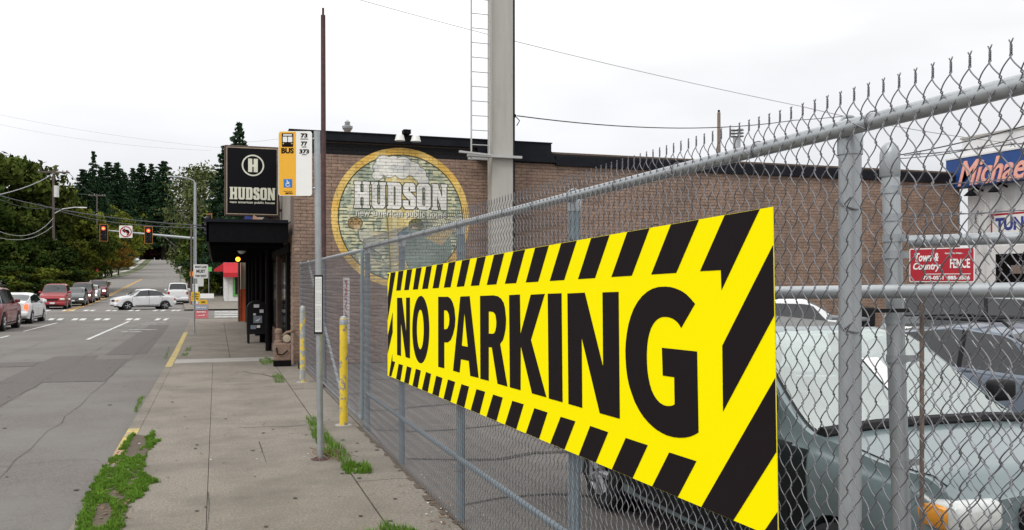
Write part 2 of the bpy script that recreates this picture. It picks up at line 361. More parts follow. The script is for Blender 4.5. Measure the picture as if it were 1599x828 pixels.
road = strip('road', lambda y: -18.0, KX, RYS, -.07, 'asphalt')
farys = [y for y in YS if y > 66 and y <= 1000]; farys = [65.5] + farys
strip('uphill_road', lambda y: CX(y) - 6.2, lambda y: CX(y) + 7.6, farys, -.07, 'worn_asphalt')
strip('cross_street', lambda y: -90, lambda y: 90, [52, 65.5], -.07, 'asphalt')
# darker repair patches and long seams
def patch(name, pts, dz, m, parent, hole=None):
    return struct(name, sheet(MB(), [(p[0], p[1], g(p[1]) + dz) for p in pts]), m, parent)
pp = patch('asphalt_patch', [(-4.3, 20.6), (-2.2, 20.2), (-2.25, 25.9), (-3.1, 25.9), (-3.15, 27.3), (-4.25, 27.2)], -.064, 'asphalt_patch', road)
patch('asphalt_patch', [(-5.6, 2), (-3.45, 2), (-3.5, 14), (-3.4, 20.5), (-5.3, 20.6)], -.065, 'asphalt_patch', road)
patch('asphalt_patch', [(-18, 24.6), (-4.3, 24.3), (-4.3, 25.6), (-18, 25.9)], -.0635, 'asphalt_patch', road)
patch('asphalt_patch', [(-3.0, 27.3), (-1.9, 27.4), (-2.1, 45), (-3.0, 45)], -.0655, 'asphalt_patch', road)
mb = MB()
def crack(mb, pts, w, z):
    for (a, b) in zip(pts, pts[1:]):
        d = Vector((b[0] - a[0], b[1] - a[1], 0)).normalized(); n = Vector((-d.y, d.x, 0)) * w * random.uniform(.4, 1)
        sheet(mb, [Vector((a[0], a[1], z)) - n, Vector((b[0], b[1], z)) - n, Vector((b[0], b[1], z)) + n, Vector((a[0], a[1], z)) + n])
for base in (-3.42, -5.6, -2.2, -8.6):
    crack(mb, [(base + random.uniform(-.05, .05), y) for y in arange(4, 46, .7)], .005, -.062)
for yy in (7.2, 11.5, 16.8, 30, 38):
    crack(mb, [(x, yy + random.uniform(-.12, .12) + .05 * x) for x in arange(-9, -1.3, .45)], .005, -.062)
struct('road_crack', mb, 'joint_dirt', road)
# painted markings
def marking(pts, m='road_white', dz=-.060, parent=None):
    return patch('road_marking', pts, dz, m, parent or road)
def line(p0, p1, w, m='road_white', parent=None, dz=-.060):
    d = Vector((p1[0] - p0[0], p1[1] - p0[1])).normalized(); n = Vector((-d.y, d.x)) * w / 2
    marking([(p0[0] - n.x, p0[1] - n.y), (p1[0] - n.x, p1[1] - n.y), (p1[0] + n.x, p1[1] + n.y), (p0[0] + n.x, p0[1] + n.y)], m, dz, parent)
line((-4.35, 34.5), (-4.25, 49.3), .14)
for a, b in ((28.5, 31.5), (34.5, 38.0), (41, 48.8)): line((-7.55, a), (-7.5, b), .12)
z0 = -.07
def bars(us, v0, v1, parent):
    for a, b in us:
        p = [onG(a + 3.0, v0, z0), onG(b + 3.0, v0, z0), onG(b - 2.0, v1, z0), onG(a - 2.0, v1, z0)]
        marking([(q.x, q.y) for q in p], parent=parent)
bars([(76, 84), (90, 98), (113, 121), (125, 134), (148, 157), (162, 171), (197, 206), (210, 218), (243, 250), (256, 262)], 497.6, 500.6, road)
cross = bpy.data.objects['cross_street']
bars([(70, 78), (98, 105), (108, 116), (131, 138), (141, 148), (166, 173), (176, 183), (201, 208), (212, 218), (240, 246), (252, 258), (268, 274), (276, 281)], 484.2, 486.2, cross)
for a, b, v in ((217, 245, 506.5), (202, 245, 515.2), (228, 260, 503.6), (190, 222, 518.6)):
    p, q = onG(a, v, z0), onG(b, v, z0); line((p.x, p.y), (q.x, q.y), .22)
for k in range(4): marking([(-.1, 53.0 + k * 3.1), (2.8, 53.0 + k * 3.1), (2.8, 54.3 + k * 3.1), (-.1, 54.3 + k * 3.1)], parent=cross)
far = bpy.data.objects['uphill_road']
mb = MB(); 
for dx in (-.14, .14):
    ys = arange(66.5, 205, 5)
    for a, b in zip(ys, ys[1:]):
        sheet(mb, [(CX(a) + dx - .07, a, g(a) - .055), (CX(a) + dx + .07, a, g(a) - .055), (CX(b) + dx + .07, b, g(b) - .055), (CX(b) + dx - .07, b, g(b) - .055)])
struct('centre_line', mb, 'road_yellow', far)
# manhole-like stains near crosswalk omitted; verge + far pavements
strip('far_pavement', lambda y: CX(y) + 7.6, lambda y: CX(y) + 13.5, farys[:14], .03, 'concrete')
strip('left_pavement', lambda y: CX(y) - 12.2, lambda y: CX(y) - 10.2, farys[:32], .03, 'pale_concrete')
strip('left_verge', lambda y: CX(y) - 10.2, lambda y: CX(y) - 6.5, farys[:32], .02, 'verge')
strip('left_kerb', lambda y: CX(y) - 6.5, lambda y: CX(y) - 6.2, farys[:32], .04, 'pale_concrete')
strip('side_street', lambda y: CX(y) - 70, lambda y: CX(y) - 6.15, [148, 160, 172, 184, 192], .065, 'worn_asphalt')
struct('corner_pavement', MB().box(2.5, 30, 65.5, 86, -.2, .028), 'concrete')
struct('left_corner_pavement', MB().box(-40, -18.0, -40, 52, -.2, .03), 'verge')
def kerb(y0, y1, xf, m='concrete', parent=None, w=.16):
    mb = MB(); a, b = xf(y0), xf(y1)
    mb.add([(a, y0, -.15), (b, y1, -.15 + g(y1)), (b + w, y1, -.15 + g(y1)), (a + w, y0, -.15), (a + .012, y0, g(y0) + .004), (b + .012, y1, g(y1) + .004), (b + w, y1, g(y1) + .004), (a + w, y0, g(y0) + .004)],
           [(0, 3, 2, 1), (4, 5, 6, 7), (0, 1, 5, 4), (1, 2, 6, 5), (2, 3, 7, 6), (3, 0, 4, 7)])
    return struct('kerb_stone', mb, m, parent)
# pavement with its slabs
base = MB()
for a, b in zip(arange(-6, 50, 4), arange(-6, 50, 4)[1:]): base.box(-1.0, 1.93, a, b - .0, -.2, -.03)
pav = struct('pavement', base, 'joint_dirt')
ROWS = [(-6, 5.0), (5.0, 12.95), (12.95, 18.2), (18.2, 23.3)]
def slab(x0, x1, y0, y1, m='concrete', gap=.007, h=0.0):
    t0, t1 = random.uniform(-.003, .003), random.uniform(-.003, .003)
    mb = MB().box(x0 + gap, x1 - gap, y0 + gap, y1 - gap, -.03, h)
    mb.v = [(x, y, z + (t0 if y < (y0 + y1) / 2 else t1) if z > -.01 else z) for x, y, z in mb.v]
    return struct('slab', mb, m, pav)
for y0, y1 in ROWS:
    slab(-1.0, -.08, y0, y1, gap=.0025); slab(-.08, 1.35, y0, y1, gap=.0035)
for y0, y1 in ((-6, 5), (5, 9), (9, 12.95), (12.95, 17), (17, 21.9)): slab(1.35, 1.93, y0, y1, gap=.012)
slab(-1.0, 1.8, 23.3, 24.4, 'pale_concrete')
for y0, y1 in ((24.4, 29.5), (29.5, 34.6), (34.6, 39.8), (39.8, 45)):
    slab(-1.1, .35, y0, y1); slab(.35, 1.8, y0, y1)
slab(-1.2, 1.8, 45, 50)
slab(1.35, 1.93, 21.9, 23.3)
kp = [(-6, 3, 'concrete'), (3, 7, 'concrete'), (7, 9.6, 'concrete'), (9.6, 10.7, 'concrete'), (10.7, 11.6, 'kerb_pink'), (11.6, 13.2, 'kerb_yellow'), (13.2, 16.5, 'concrete'), (16.5, 19.6, 'concrete'), (19.6, 22.4, 'concrete'),
      (22.4, 27, 'kerb_yellow'), (27, 32, 'kerb_yellow'), (32, 37, 'kerb_yellow'), (37, 42, 'concrete'), (42, 50, 'concrete')]
for a, b, m in kp: kerb(a + .006, b - .006, KX, m, pav)
mb = MB()
crack(mb, [(-.08 + .02 * math.sin(y * 1.7), y) for y in arange(2, 9, .5)], .004, .005)
crack(mb, [onG(u, v) [:2] for u, v in ((372, 668), (395, 668), (418, 666), (445, 667), (478, 664))], .008, .006)
crack(mb, [onG(u, v)[:2] for u, v in ((380, 580), (392, 583), (410, 585), (432, 590))], .02, .006)
crack(mb, [onG(u, v)[:2] for u, v in ((405, 690), (410, 705), (416, 722))], .006, .006)
struct('pavement_crack', mb, 'joint_dirt', pav)
lot = struct('parking_lot', MB().box(1.95, 60, -12, 22, -.3, -.02), 'lot_asphalt')
mb = MB()
for k in range(9): crack(mb, [(x, 1.5 + k * 2.1 + random.uniform(-.15, .15) + .1 * math.sin(x * 2 + k)) for x in arange(2.1, 12, .5)], random.uniform(.02, .07), -.014)
struct('lot_dark_band', mb, 'joint_dirt', lot)  # wide dark wavering bands laid across the lot

# soil gathered along the fence foot and in the long joint
mb = MB()
for yy in arange(3.4, 12.2, .17):
    w = random.uniform(.01, .09); a = [(1.93 - w * random.uniform(.6, 1.2), yy), (1.96, yy - .02), (1.96, yy + .2), (1.93 - w, yy + random.uniform(.1, .22))]
    sheet(mb, [(x, y, .0065 + .0004 * (int(yy * 6) % 4)) for x, y in a])
struct('soil_strip', mb, 'soil', pav)
# grass along the kerb, weeds in the joints, leaves
def inside(p, poly):
    c = False; n = len(poly)
    for i in range(n):
        a, b = poly[i], poly[i - 1]
        if (a[1] > p[1]) != (b[1] > p[1]) and p[0] < (b[0] - a[0]) * (p[1] - a[1]) / (b[1] - a[1]) + a[0]: c = not c
    return c
HP = []
def grass(polys, n, h, label, m='grass_blade', z=0.0, kindname='grass', edge=.05):
    mb = MB()
    for poly_px, cnt in zip(polys, n):
        P = [onG(u, v)[:2] for u, v in poly_px]; x0, x1 = min(p[0] for p in P), max(p[0] for p in P); y0, y1 = min(p[1] for p in P), max(p[1] for p in P)
        k = 0; tries = 0
        while k < cnt and tries < cnt * 12:
            tries += 1
            x, y = random.uniform(x0, x1), random.uniform(y0, y1)
            q = noise.noise(Vector((x * 8, y * 2.6, 3))) + .45 * noise.noise(Vector((x * 21, y * 9, 1)))
            if not inside((x + .05 * noise.noise(Vector((x * 9, y * 9, 0))), y + .1 * noise.noise(Vector((x * 7, y * 7, 9)))), P) or q < -.42 or inside((x, y), HP): continue
            k += 1; hh = h * random.uniform(.4, 1.15) * (1 + q); a = random.uniform(0, 6.28); l = random.uniform(.2, 1.0) * hh; w = random.uniform(.0014, .003)
            dx, dy = math.cos(a), math.sin(a); zz = z + g(y)
            i0 = len(mb.v); mb.v += [(x - dy * w, y + dx * w, zz), (x + dy * w, y - dx * w, zz), (x + dx * l * .4 + dy * w * .7, y + dy * l * .4 - dx * w * .7, zz + hh * .7), (x + dx * l * .4 - dy * w * .7, y + dy * l * .4 + dx * w * .7, zz + hh * .7), (x + dx * l, y + dy * l, zz + hh)]
            mb.f += [(i0, i0 + 1, i0 + 2, i0 + 3), (i0 + 3, i0 + 2, i0 + 4)]
    o = mb.build(kindname, m); tag(o, label, 'grass', kind='stuff'); return o
KG = [(209.5, 675), (195, 692), (181, 713), (161, 732), (146, 752), (134.5, 774), (128, 795), (121, 816), (117, 850), (187, 850), (189, 828), (197, 802), (201, 786), (222, 780), (230, 765), (234, 755), (252, 754), (238, 749), (224, 737), (226, 722), (230, 707), (243, 693), (252, 689), (242, 687), (240, 672), (235, 682), (226, 684), (228, 690), (224, 700), (213.6, 713), (203, 719), (195, 713), (201, 696), (212.5, 680)]
HOLE = [(155, 790), (170, 786), (176, 800), (168, 822), (150, 826), (146, 812)]
struct('soil_strip', sheet(MB(), [onG(u, v, .007) for u, v in ((122, 830), (136, 790), (150, 762), (178, 728), (203, 690), (210, 678), (238, 682), (222, 735), (204, 772), (190, 830))]), 'soil', pav)
HP = [tuple(onG(u, v)[:2]) for u, v in HOLE]
grass([KG], [36000], .034, 'long patch of green grass growing over the kerb beside the road')
grass([[(478, 654), (490, 652), (522, 690), (548, 712), (540, 722), (508, 716), (492, 690)]], [1900], .07, 'weedy grass strip round the foot of the bus stop pole')
grass([[(534, 730), (552, 726), (578, 732), (580, 740), (560, 742), (538, 740)]], [1300], .07, 'round green grass tuft in the joint before the bus stop pole')
grass([[(565, 836), (600, 822), (650, 826), (660, 840), (560, 850)]], [900], .06, 'green moss patch at the foot of the photograph by the fence')
grass([[(425, 588), (440, 586), (447, 597), (440, 600), (430, 598)], [(404, 563), (418, 559), (431, 566), (420, 571), (408, 570)], [(218, 622), (226, 620), (216, 645), (208, 650)], [(262, 548), (266, 540), (262, 560), (255, 566)], [(290, 545), (300, 543), (298, 549), (288, 549)], [(284, 553), (296, 552), (292, 557), (283, 557)]], [500, 700, 350, 120, 150, 150], .06, 'small weeds sprouting from cracks along the pavement')
def scatter(name, label, m, spots, cnt, s):
    mb = MB()
    for (u, v, du, dv), c in zip(spots, cnt):
        for _ in range(c):
            p = onG(u + random.gauss(0, du), v + random.gauss(0, dv)); a = random.uniform(0, 6.28); q = s * random.uniform(.5, 1.3)
            ax = Vector((math.cos(a), math.sin(a), random.uniform(-.3, .3))) * q; ay = Vector((-math.sin(a), math.cos(a), random.uniform(-.3, .3))) * q * .6
            c0 = Vector((p.x, p.y, .016)); sheet(mb, [c0 - ax, c0 - ay, c0 + ax, c0 + ay])
    return tag(mb.build(name, m), label, 'litter', kind='stuff')
scatter('dry_leaves', 'dry brown leaves and twigs scattered on the pavement', 'dry_leaf', [(512, 706, 14, 6), (175, 790, 16, 14), (190, 760, 20, 20), (690, 800, 22, 14), (660, 760, 20, 12), (400, 700, 160, 60)], [60, 60, 24, 50, 22, 14], .022)
scatter('paper_scraps', 'small white paper scraps and pebbles along the fence foot', 'litter', [(700, 800, 20, 14), (655, 745, 10, 8), (205, 735, 20, 16), (500, 712, 8, 3), (470, 720, 120, 60)], [24, 8, 14, 8, 8], .014)
mb = MB()
for k in range(9):
    p = onG(500 + k * 1.5, 706 + k); mb.tube([p + Vector((0, 0, .01)), p + Vector((random.uniform(-.15, .2), random.uniform(-.25, .1), .06)), p + Vector((random.uniform(-.2, .4), random.uniform(-.5, .1), .02))], .003, 4)
tag(mb.build('twigs', 'dry_leaf'), 'bundle of dry brown twigs round the foot of the bus stop pole', 'twigs', kind='stuff')

mb = MB(); rs = random.Random(9)
for k in range(240):
    if k < 150: x, y, zz = rs.uniform(-.95, 1.9), 2.5 + 20 * rs.random() ** 1.6, .0072
    else: x, y, zz = rs.uniform(-8, -1.3), 4 + 30 * rs.random(), -.0615
    r0 = rs.uniform(.008, .028) * (1.6 if k >= 150 else 1); mb.v += [(x + r0 * rs.uniform(.6, 1.2) * math.cos(a), y + r0 * 1.2 * rs.uniform(.6, 1.2) * math.sin(a), zz) for a in [R(q) for q in range(0, 360, 45)]]; n_ = len(mb.v); mb.f.append(tuple(range(n_ - 8, n_)))
tag(mb.build('gum_spots', 'joint_dirt'), 'dark gum spots and small stains dotted over pavement and road', 'stains', kind='stuff')
# ================================================================ PUB: brick side wall, mural, facade, canopy
WY = 22.0; WX0, WX1 = 1.80, 22.4; ZT = 5.40
pub = thing('brick_pub', 'low brown brick pub building with a round painted mural on its side wall', 'building', (12, 30, 0))
struct_main = MB().box(WX0, WX1, WY + .02, 46, -.1, 5.49); sw = struct_main.build('wall', 'mortar', pub)
# ---- painted picture on the bricks, drawn here as flat shapes
IS = 640; ix0, ix1, iz0, iz1 = 2.55, 6.35, 1.75, 5.55
img = np.zeros((IS, IS, 4), np.float32)
GX, GZ = np.meshgrid(ix0 + (np.arange(IS) + .5) / IS * (ix1 - ix0), iz0 + (np.arange(IS) + .5) / IS * (iz1 - iz0))
def P(u, v): q = onY(u, v, WY); return (q.x, q.z)
def pmask(poly):
    m = np.zeros((IS, IS), bool); n = len(poly)
    for i in range(n):
        (xa, ya), (xb, yb) = poly[i], poly[i - 1]
        if ya == yb: continue
        m ^= ((ya > GZ) != (yb > GZ)) & (GX < (xb - xa) * (GZ - ya) / (yb - ya) + xa)
    return m
def tri_mask(vs, fs):
    m = np.zeros((IS, IS), bool)
    for f in fs:
        q = [vs[i] for i in f]; xa = min(p[0] for p in q); xb = max(p[0] for p in q); za = min(p[1] for p in q); zb = max(p[1] for p in q)
        i0, i1 = int((za - iz0) / (iz1 - iz0) * IS) - 1, int((zb - iz0) / (iz1 - iz0) * IS) + 2; j0, j1 = int((xa - ix0) / (ix1 - ix0) * IS) - 1, int((xb - ix0) / (ix1 - ix0) * IS) + 2
        if i0 < 0 or j0 < 0 or i1 > IS or j1 > IS: continue
        gx, gz = GX[i0:i1, j0:j1], GZ[i0:i1, j0:j1]; s = np.zeros(gx.shape, bool)
        for i in range(len(q)):
            (xa_, ya_), (xb_, yb_) = q[i], q[i - 1]
            if ya_ == yb_: continue
            s ^= ((ya_ > gz) != (yb_ > gz)) & (gx < (xb_ - xa_) * (gz - ya_) / (yb_ - ya_) + xa_)
        m[i0:i1, j0:j1] |= s
    return m
def smooth_noise(k, seed):
    r = np.random.default_rng(seed); a = r.random((k + 2, k + 2)).astype(np.float32)
    t = np.linspace(0, k, IS, endpoint=False); i = t.astype(int); f = t - i; f = f * f * (3 - 2 * f)
    A = a[i][:, i] * (1 - f)[None, :] + a[i][:, i + 1] * f[None, :]; B = a[i + 1][:, i] * (1 - f)[None, :] + a[i + 1][:, i + 1] * f[None, :]
    return A * (1 - f)[:, None] + B * f[:, None]
def fill(m, c, a=1.0):
    for k in range(3): img[..., k] = np.where(m, img[..., k] * (1 - a) + c[k] / 255 * a, img[..., k])
    img[..., 3] = np.where(m, 1, img[..., 3])
MC = (4.45, 3.63); MR = 1.77
rad = np.hypot(GX - MC[0], GZ - MC[1])
fill(rad < MR, (222, 180, 92)); fill((rad < MR) & (smooth_noise(14, 4) > .55), (226, 192, 112)); fill(rad < MR * .905, (60, 66, 50))
disc = rad < MR * .89
fill(disc, (206, 203, 168))
course = .0838; rowi = np.floor(GZ / course).astype(int); zf = GZ / course - rowi
bl = .30; shift = (rowi % 2) * .5; xi = np.floor(GX / bl + shift + .13 * np.sin(rowi * 2.3)).astype(int)
hsh = (np.sin(xi * 12.9898 + rowi * 78.233) * 43758.5453) % 1
fill(disc & (hsh > .62), (214, 211, 178)); fill(disc & (hsh < .22), (184, 188, 160))
fill(disc & (smooth_noise(26, 9) > .60), (136, 152, 140), .55); fill(disc & (smooth_noise(48, 12) > .78), (92, 116, 118), .55)
fill(disc & (zf < .26) & (smooth_noise(40, 2) > .42), (74, 84, 66), .8)
gl = [P(600, 270), P(652, 270), P(648, 345), P(640, 430), P(612, 430), P(602, 345)]
fill(pmask(gl), (212, 194, 136)); fill(pmask([P(612, 275), P(619, 275), P(621, 430), P(615, 430)]), (226, 214, 168)); fill(pmask([P(599, 270), P(602, 270), P(612, 430), P(610, 430)]), (128, 134, 108))
for (u, v, r_) in ((592, 262, 9), (600, 254, 12), (615, 256, 13), (630, 258, 14), (645, 264, 12), (655, 272, 11), (661, 282, 9), (590, 274, 8), (664, 290, 7), (608, 266, 12), (628, 268, 12)):
    c = P(u, v); fill(np.hypot(GX - c[0], (GZ - c[1]) * 1.1) < (r_ + 1.3) * .0163, (118, 124, 122))
for (u, v, r_) in ((592, 262, 9), (600, 254, 12), (615, 256, 13), (630, 258, 14), (645, 264, 12), (655, 272, 11), (661, 282, 9), (590, 274, 8), (664, 290, 7), (608, 266, 12), (628, 268, 12)):
    c = P(u, v); fill(np.hypot(GX - c[0], (GZ - c[1]) * 1.1) < r_ * .0163, (222, 220, 212))
fill(disc & (img[..., 0] > .85) & (smooth_noise(22, 31) > .62), (186, 188, 188), .6)
def person(hx, hy, hc, body, bc, arm=None):
    rp = random.Random(int(hx))
    for q_, cc_ in ((1.3, (84, 84, 70)), (0, hc)):
        for k in range(9):
            a = k * .7; c = P(hx + 5.5 * math.cos(a) * 1.15, hy + 4.6 * math.sin(a) - 1.5); fill(np.hypot(GX - c[0], GZ - c[1]) < (4.4 + q_) * .0163, cc_)
    for k in range(14):
        c = P(hx + rp.uniform(-9, 9), hy + rp.uniform(-8, 3)); fill(np.hypot(GX - c[0], GZ - c[1]) < 1.4 * .0163, tuple(x * .72 for x in hc))
    c = P(hx + (3 if hx < 600 else -3), hy + 5); fill(np.hypot(GX - c[0], (GZ - c[1])) < 4.6 * .0163, (200, 176, 140))
    fill(pmask([P(q[0] - 1.2, q[1] - 1.2) for q in body]), (84, 90, 78)); fill(pmask([P(q[0] - .6, q[1] + 1.4) for q in body]), (84, 90, 78))
    fill(pmask([P(*q) for q in body]), bc)
    if arm: fill(pmask([P(*q) for q in arm]), (196, 186, 158))
person(555, 350, (168, 140, 96), [(560, 360), (574, 357), (588, 366), (600, 386), (596, 398), (576, 384), (562, 374)], (190, 190, 172), [(576, 360), (606, 364), (606, 371), (584, 370)])
person(650, 353, (112, 112, 78), [(622, 366), (636, 356), (660, 362), (684, 366), (704, 372), (706, 396), (672, 430), (640, 420), (628, 392)], (134, 150, 140))
fill(pmask([P(620, 372), P(626, 362), P(634, 358), P(640, 366), P(634, 378)]), (96, 122, 136)); fill(pmask([P(664, 372), P(700, 352), P(712, 356), P(690, 384)]), (188, 170, 128))
loops, W_ = word_loops('HUDSON')
a, b = P(553, 283), P(699, 328.5); sx, sz = (b[0] - a[0]) / W_, (a[1] - b[1])
def place(loops, dx, dz, grow=0): return [[(a[0] + p[0] * sx + dx, b[1] + p[1] * sz + dz) for p in l] for l in loops]
def wordmask(dx=0, dz=0):
    m = np.zeros((IS, IS), bool)
    for l in place(loops, dx, dz): m ^= pmask(l)
    return m
for dx, dz in ((.022, -.018), (-.018, -.02), (.02, .016), (-.018, .016), (.026, 0), (0, -.028)): fill(wordmask(dx, dz), (62, 66, 54))
fill(wordmask(), (226, 224, 218))
vs, fs = curve_data('text', 'new american public house', 1, .022, extrude=0)
tx0 = min(v.x for v in vs); tx1 = max(v.x for v in vs); ty0 = min(v.y for v in vs); ty1 = max(v.y for v in vs)
p0, p1 = P(556, 341), P(698, 329); k1 = (p1[0] - p0[0]) / (tx1 - tx0); k2 = (p1[1] - p0[1]) / (ty1 - ty0)
for d, c in ((.018, (60, 66, 54)), (0, (226, 224, 212))):
    fill(tri_mask([(p0[0] + (v.x - tx0) * k1 + d, p0[1] + (v.y - ty0) * k2 - d) for v in vs], fs), c)
wear = smooth_noise(70, 77); img[..., :3] *= (.90 + .2 * smooth_noise(9, 5) - .12 * (wear > .8))[..., None]
im = bpy.data.images.new('mural_paint', IS, IS, alpha=True); im.alpha_mode = 'CHANNEL_PACKED'
im.pixels.foreach_set(np.clip(img, 0, 1).ravel()); im.update(); im.pack()
# brick material: bare brick, black painted band on top, mural paint by place on the wall
bmat = mat('brick', (.27, .182, .136), .9, nr=.15, var=.25, scale=14, bump=.35, bscale=50, dirt=(.15, .11, .09), dscale=.7, dfac=.6, dlo=.45, dhi=.65)
t = bmat.node_tree; pr = t.nodes['Principled BSDF']; old = pr.inputs['Base Color'].links[0].from_socket
oi = N(t, 'ShaderNodeObjectInfo')
geo = N(t, 'ShaderNodeNewGeometry'); sp = N(t, 'ShaderNodeSeparateXYZ'); t.links.new(geo.outputs['Position'], sp.inputs[0])
# brick-to-brick tone from position on the wall
wn = N(t, 'ShaderNodeTexNoise'); wn.inputs['Scale'].default_value = 1; wn.inputs['Detail'].default_value = 1
wm = N(t, 'ShaderNodeMapping'); wm.inputs['Scale'].default_value = (2.6, 0, 9); t.links.new(geo.outputs['Position'], wm.inputs[0]); t.links.new(wm.outputs[0], wn.inputs['Vector'])
wr_ = N(t, 'ShaderNodeMapRange'); wr_.inputs[1].default_value = .3; wr_.inputs[2].default_value = .7; wr_.inputs[3].default_value = .82; wr_.inputs[4].default_value = 1.16; t.links.new(wn.outputs[0], wr_.inputs[0])
sc_ = N(t, 'ShaderNodeVectorMath', operation='SCALE'); t.links.new(old, sc_.inputs[0]); t.links.new(wr_.outputs[0], sc_.inputs['Scale'])
gt = N(t, 'ShaderNodeMath', operation='GREATER_THAN'); gt.inputs[1].default_value = 5.16; t.links.new(sp.outputs['Z'], gt.inputs[0])
mxb = N(t, 'ShaderNodeMix', data_type='RGBA'); t.links.new(gt.outputs[0], mxb.inputs[0]); t.links.new(sc_.outputs[0], mxb.inputs[6]); mxb.inputs[7].default_value = (.008, .008, .01, 1)
def mr_node(sock, a, b):
    r_ = N(t, 'ShaderNodeMapRange', clamp=False); r_.inputs[1].default_value = a; r_.inputs[2].default_value = b; t.links.new(sock, r_.inputs[0]); return r_.outputs[0]
cb = N(t, 'ShaderNodeCombineXYZ'); t.links.new(mr_node(sp.outputs['X'], ix0, ix1), cb.inputs[0]); t.links.new(mr_node(sp.outputs['Z'], iz0, iz1), cb.inputs[1])
it = N(t, 'ShaderNodeTexImage', image=im, extension='CLIP'); t.links.new(cb.outputs[0], it.inputs[0])
mxm = N(t, 'ShaderNodeMix', data_type='RGBA'); t.links.new(it.outputs['Alpha'], mxm.inputs[0]); t.links.new(mxb.outputs[2], mxm.inputs[6]); t.links.new(it.outputs['Color'], mxm.inputs[7]); t.links.new(mxm.outputs[2], pr.inputs['Base Color'])
# brick courses
def brick_mb(mb, x0, x1, z0, d): mb.box(x0, x1, WY - d, WY + .03, z0, z0 + course - .009)
BR = []
for r_ in range(int(ZT / course) + 1):
    x = WX0 - (.15 if r_ % 2 else 0)
    while x < WX1:
        L = .30; a_, b_ = max(x, WX0), min(x + L - .008, WX1)
        if b_ - a_ > .04: BR.append((a_, b_, r_ * course, r_))
        x += L
vis = lambda b: (abs(b[0] + .15 - MC[0]) / 1.9) ** 2 + ((b[2] - MC[1]) / 1.75) ** 2
BR.sort(key=lambda b: (b[2] < 2.3, vis(b)))
std = {}
rest = MB(); cnt = 0
for b in BR:
    d = random.choice((.006, .009, .011, .013))
    if cnt < 300 and abs(b[1] - b[0] - .292) < .001:
        if d not in std:
            m_ = MB(); m_.box(-.146, .146, -d, .03, 0, course - .009); std[d] = m_.mesh('brick', 'brick')
        o = bpy.data.objects.new('brick', std[d]); COL.objects.link(o); o.parent = sw
        o.location = (Vector(((b[0] + b[1]) / 2, WY, b[2])) - wloc(sw)); cnt += 1
    else: brick_mb(rest, b[0], b[1], b[2], d)
o = rest.build('brickwork', 'brick', sw); o['kind'] = 'stuff'
# corner return bricks on the street face (first pier)
ret = MB()
for r_ in range(int(3.2 / course)):
    for k in range(3):
        y = 22.03 + k * .3 + (.15 if r_ % 2 else 0)
        ret.box(WX0 - .010, WX0 + .03, y, y + .29, r_ * course, r_ * course + course - .009)
o = ret.build('brickwork', 'brick', sw); o['kind'] = 'stuff'
# black flashing / parapets
MB().box(WX0 - .12, 8.44, WY - .16, WY + .5, 5.48, 5.68).build('parapet', 'flashing', pub)
mb = MB().prism([(6.4, WY - .17, 5.479), (8.44, WY - .17, 5.479), (8.6, WY - .17, 5.18), (6.4, WY - .17, 5.18)], (0, .15, 0)); mb.build('fascia', 'flashing', pub)
MB().box(8.6, WX1 + .1, WY - .10, WY + .5, 5.12, 5.37).build('coping', 'flashing', pub)
MB().box(WX0 - .14, 8.46, WY - .19, WY + .52, 5.68, 5.705).build('coping_cap', 'flashing', pub)
# roof light: double gooseneck flood
L0 = onY(631, 222, WY)
fl = thing('flood_lamp', 'twin white flood lamp on the parapet above the mural', 'lamp', (L0.x, WY - .2, 5.5))
MB().tube([(L0.x, WY - .1, 5.72), (L0.x, WY - .35, 5.80), (L0.x, WY - .5, 5.68)], .025).build('arm', 'black_metal', fl)
MB().box(L0.x - .09, L0.x + .09, WY - .45, WY - .2, 5.70, 5.80).build('junction_box', 'black_metal', fl)
for s in (-1, 1):
    sh = MB().lathe([(.02, .12), (.09, .08), (.13, -.06), (.125, -.06), (.08, .06), (.01, .09)], (L0.x + s * .2, WY - .5, 5.56)).build('lamp_shade', 'lamp_white', fl, smooth=True)
# roof vents and antenna
def vent(u, vt, vb, Y, label, rings, r, m):
    a_ = onY(u, vb, Y); b_ = onY(u, vt, Y); t_ = thing('roof_vent', label, 'vent', (a_.x, Y, 5.2))
    MB().cyl((a_.x, Y, 5.2), (a_.x, Y, b_.z - .15), r, n=14).build('stack', m, t_, smooth=True)
    if rings:
        for k in range(3): MB().lathe([(.01, 0), (r * 1.9, -.03), (r * 1.8, 0), (.01, .04)], (a_.x, Y, b_.z - .05 - k * .10)).build('cowl_ring', 'bright_steel', t_)
    else: MB().lathe([(r * .8, -.1), (r * 1.6, .0), (r * 1.7, .06), (r * .7, .1), (r * .9, .18), (.01, .25)], (a_.x, Y, b_.z - .25)).build('cowl', 'bright_steel', t_)
vent(543, 187, 210, 25, 'brown roof vent with a pale turbine cowl left of the mural', False, .09, 'pipe_brown')
vent(1151, 200, 250, 24.5, 'grey roof vent with stacked rings behind the right of the brick wall', True, .12, 'bright_steel')
a_ = onY(1123, 176, 30); rp = thing('roof_post', 'weathered wooden post with wire standing behind the right of the brick wall', 'post', (a_.x, 30, 0))
MB().cyl((a_.x, 30, 5.2), (a_.x, 30, a_.z), .075, .065, 8).build('post', 'wood', rp)
MB().sphere((a_.x, 30, a_.z + .06), .05).build('insulator', 'black_metal', rp)
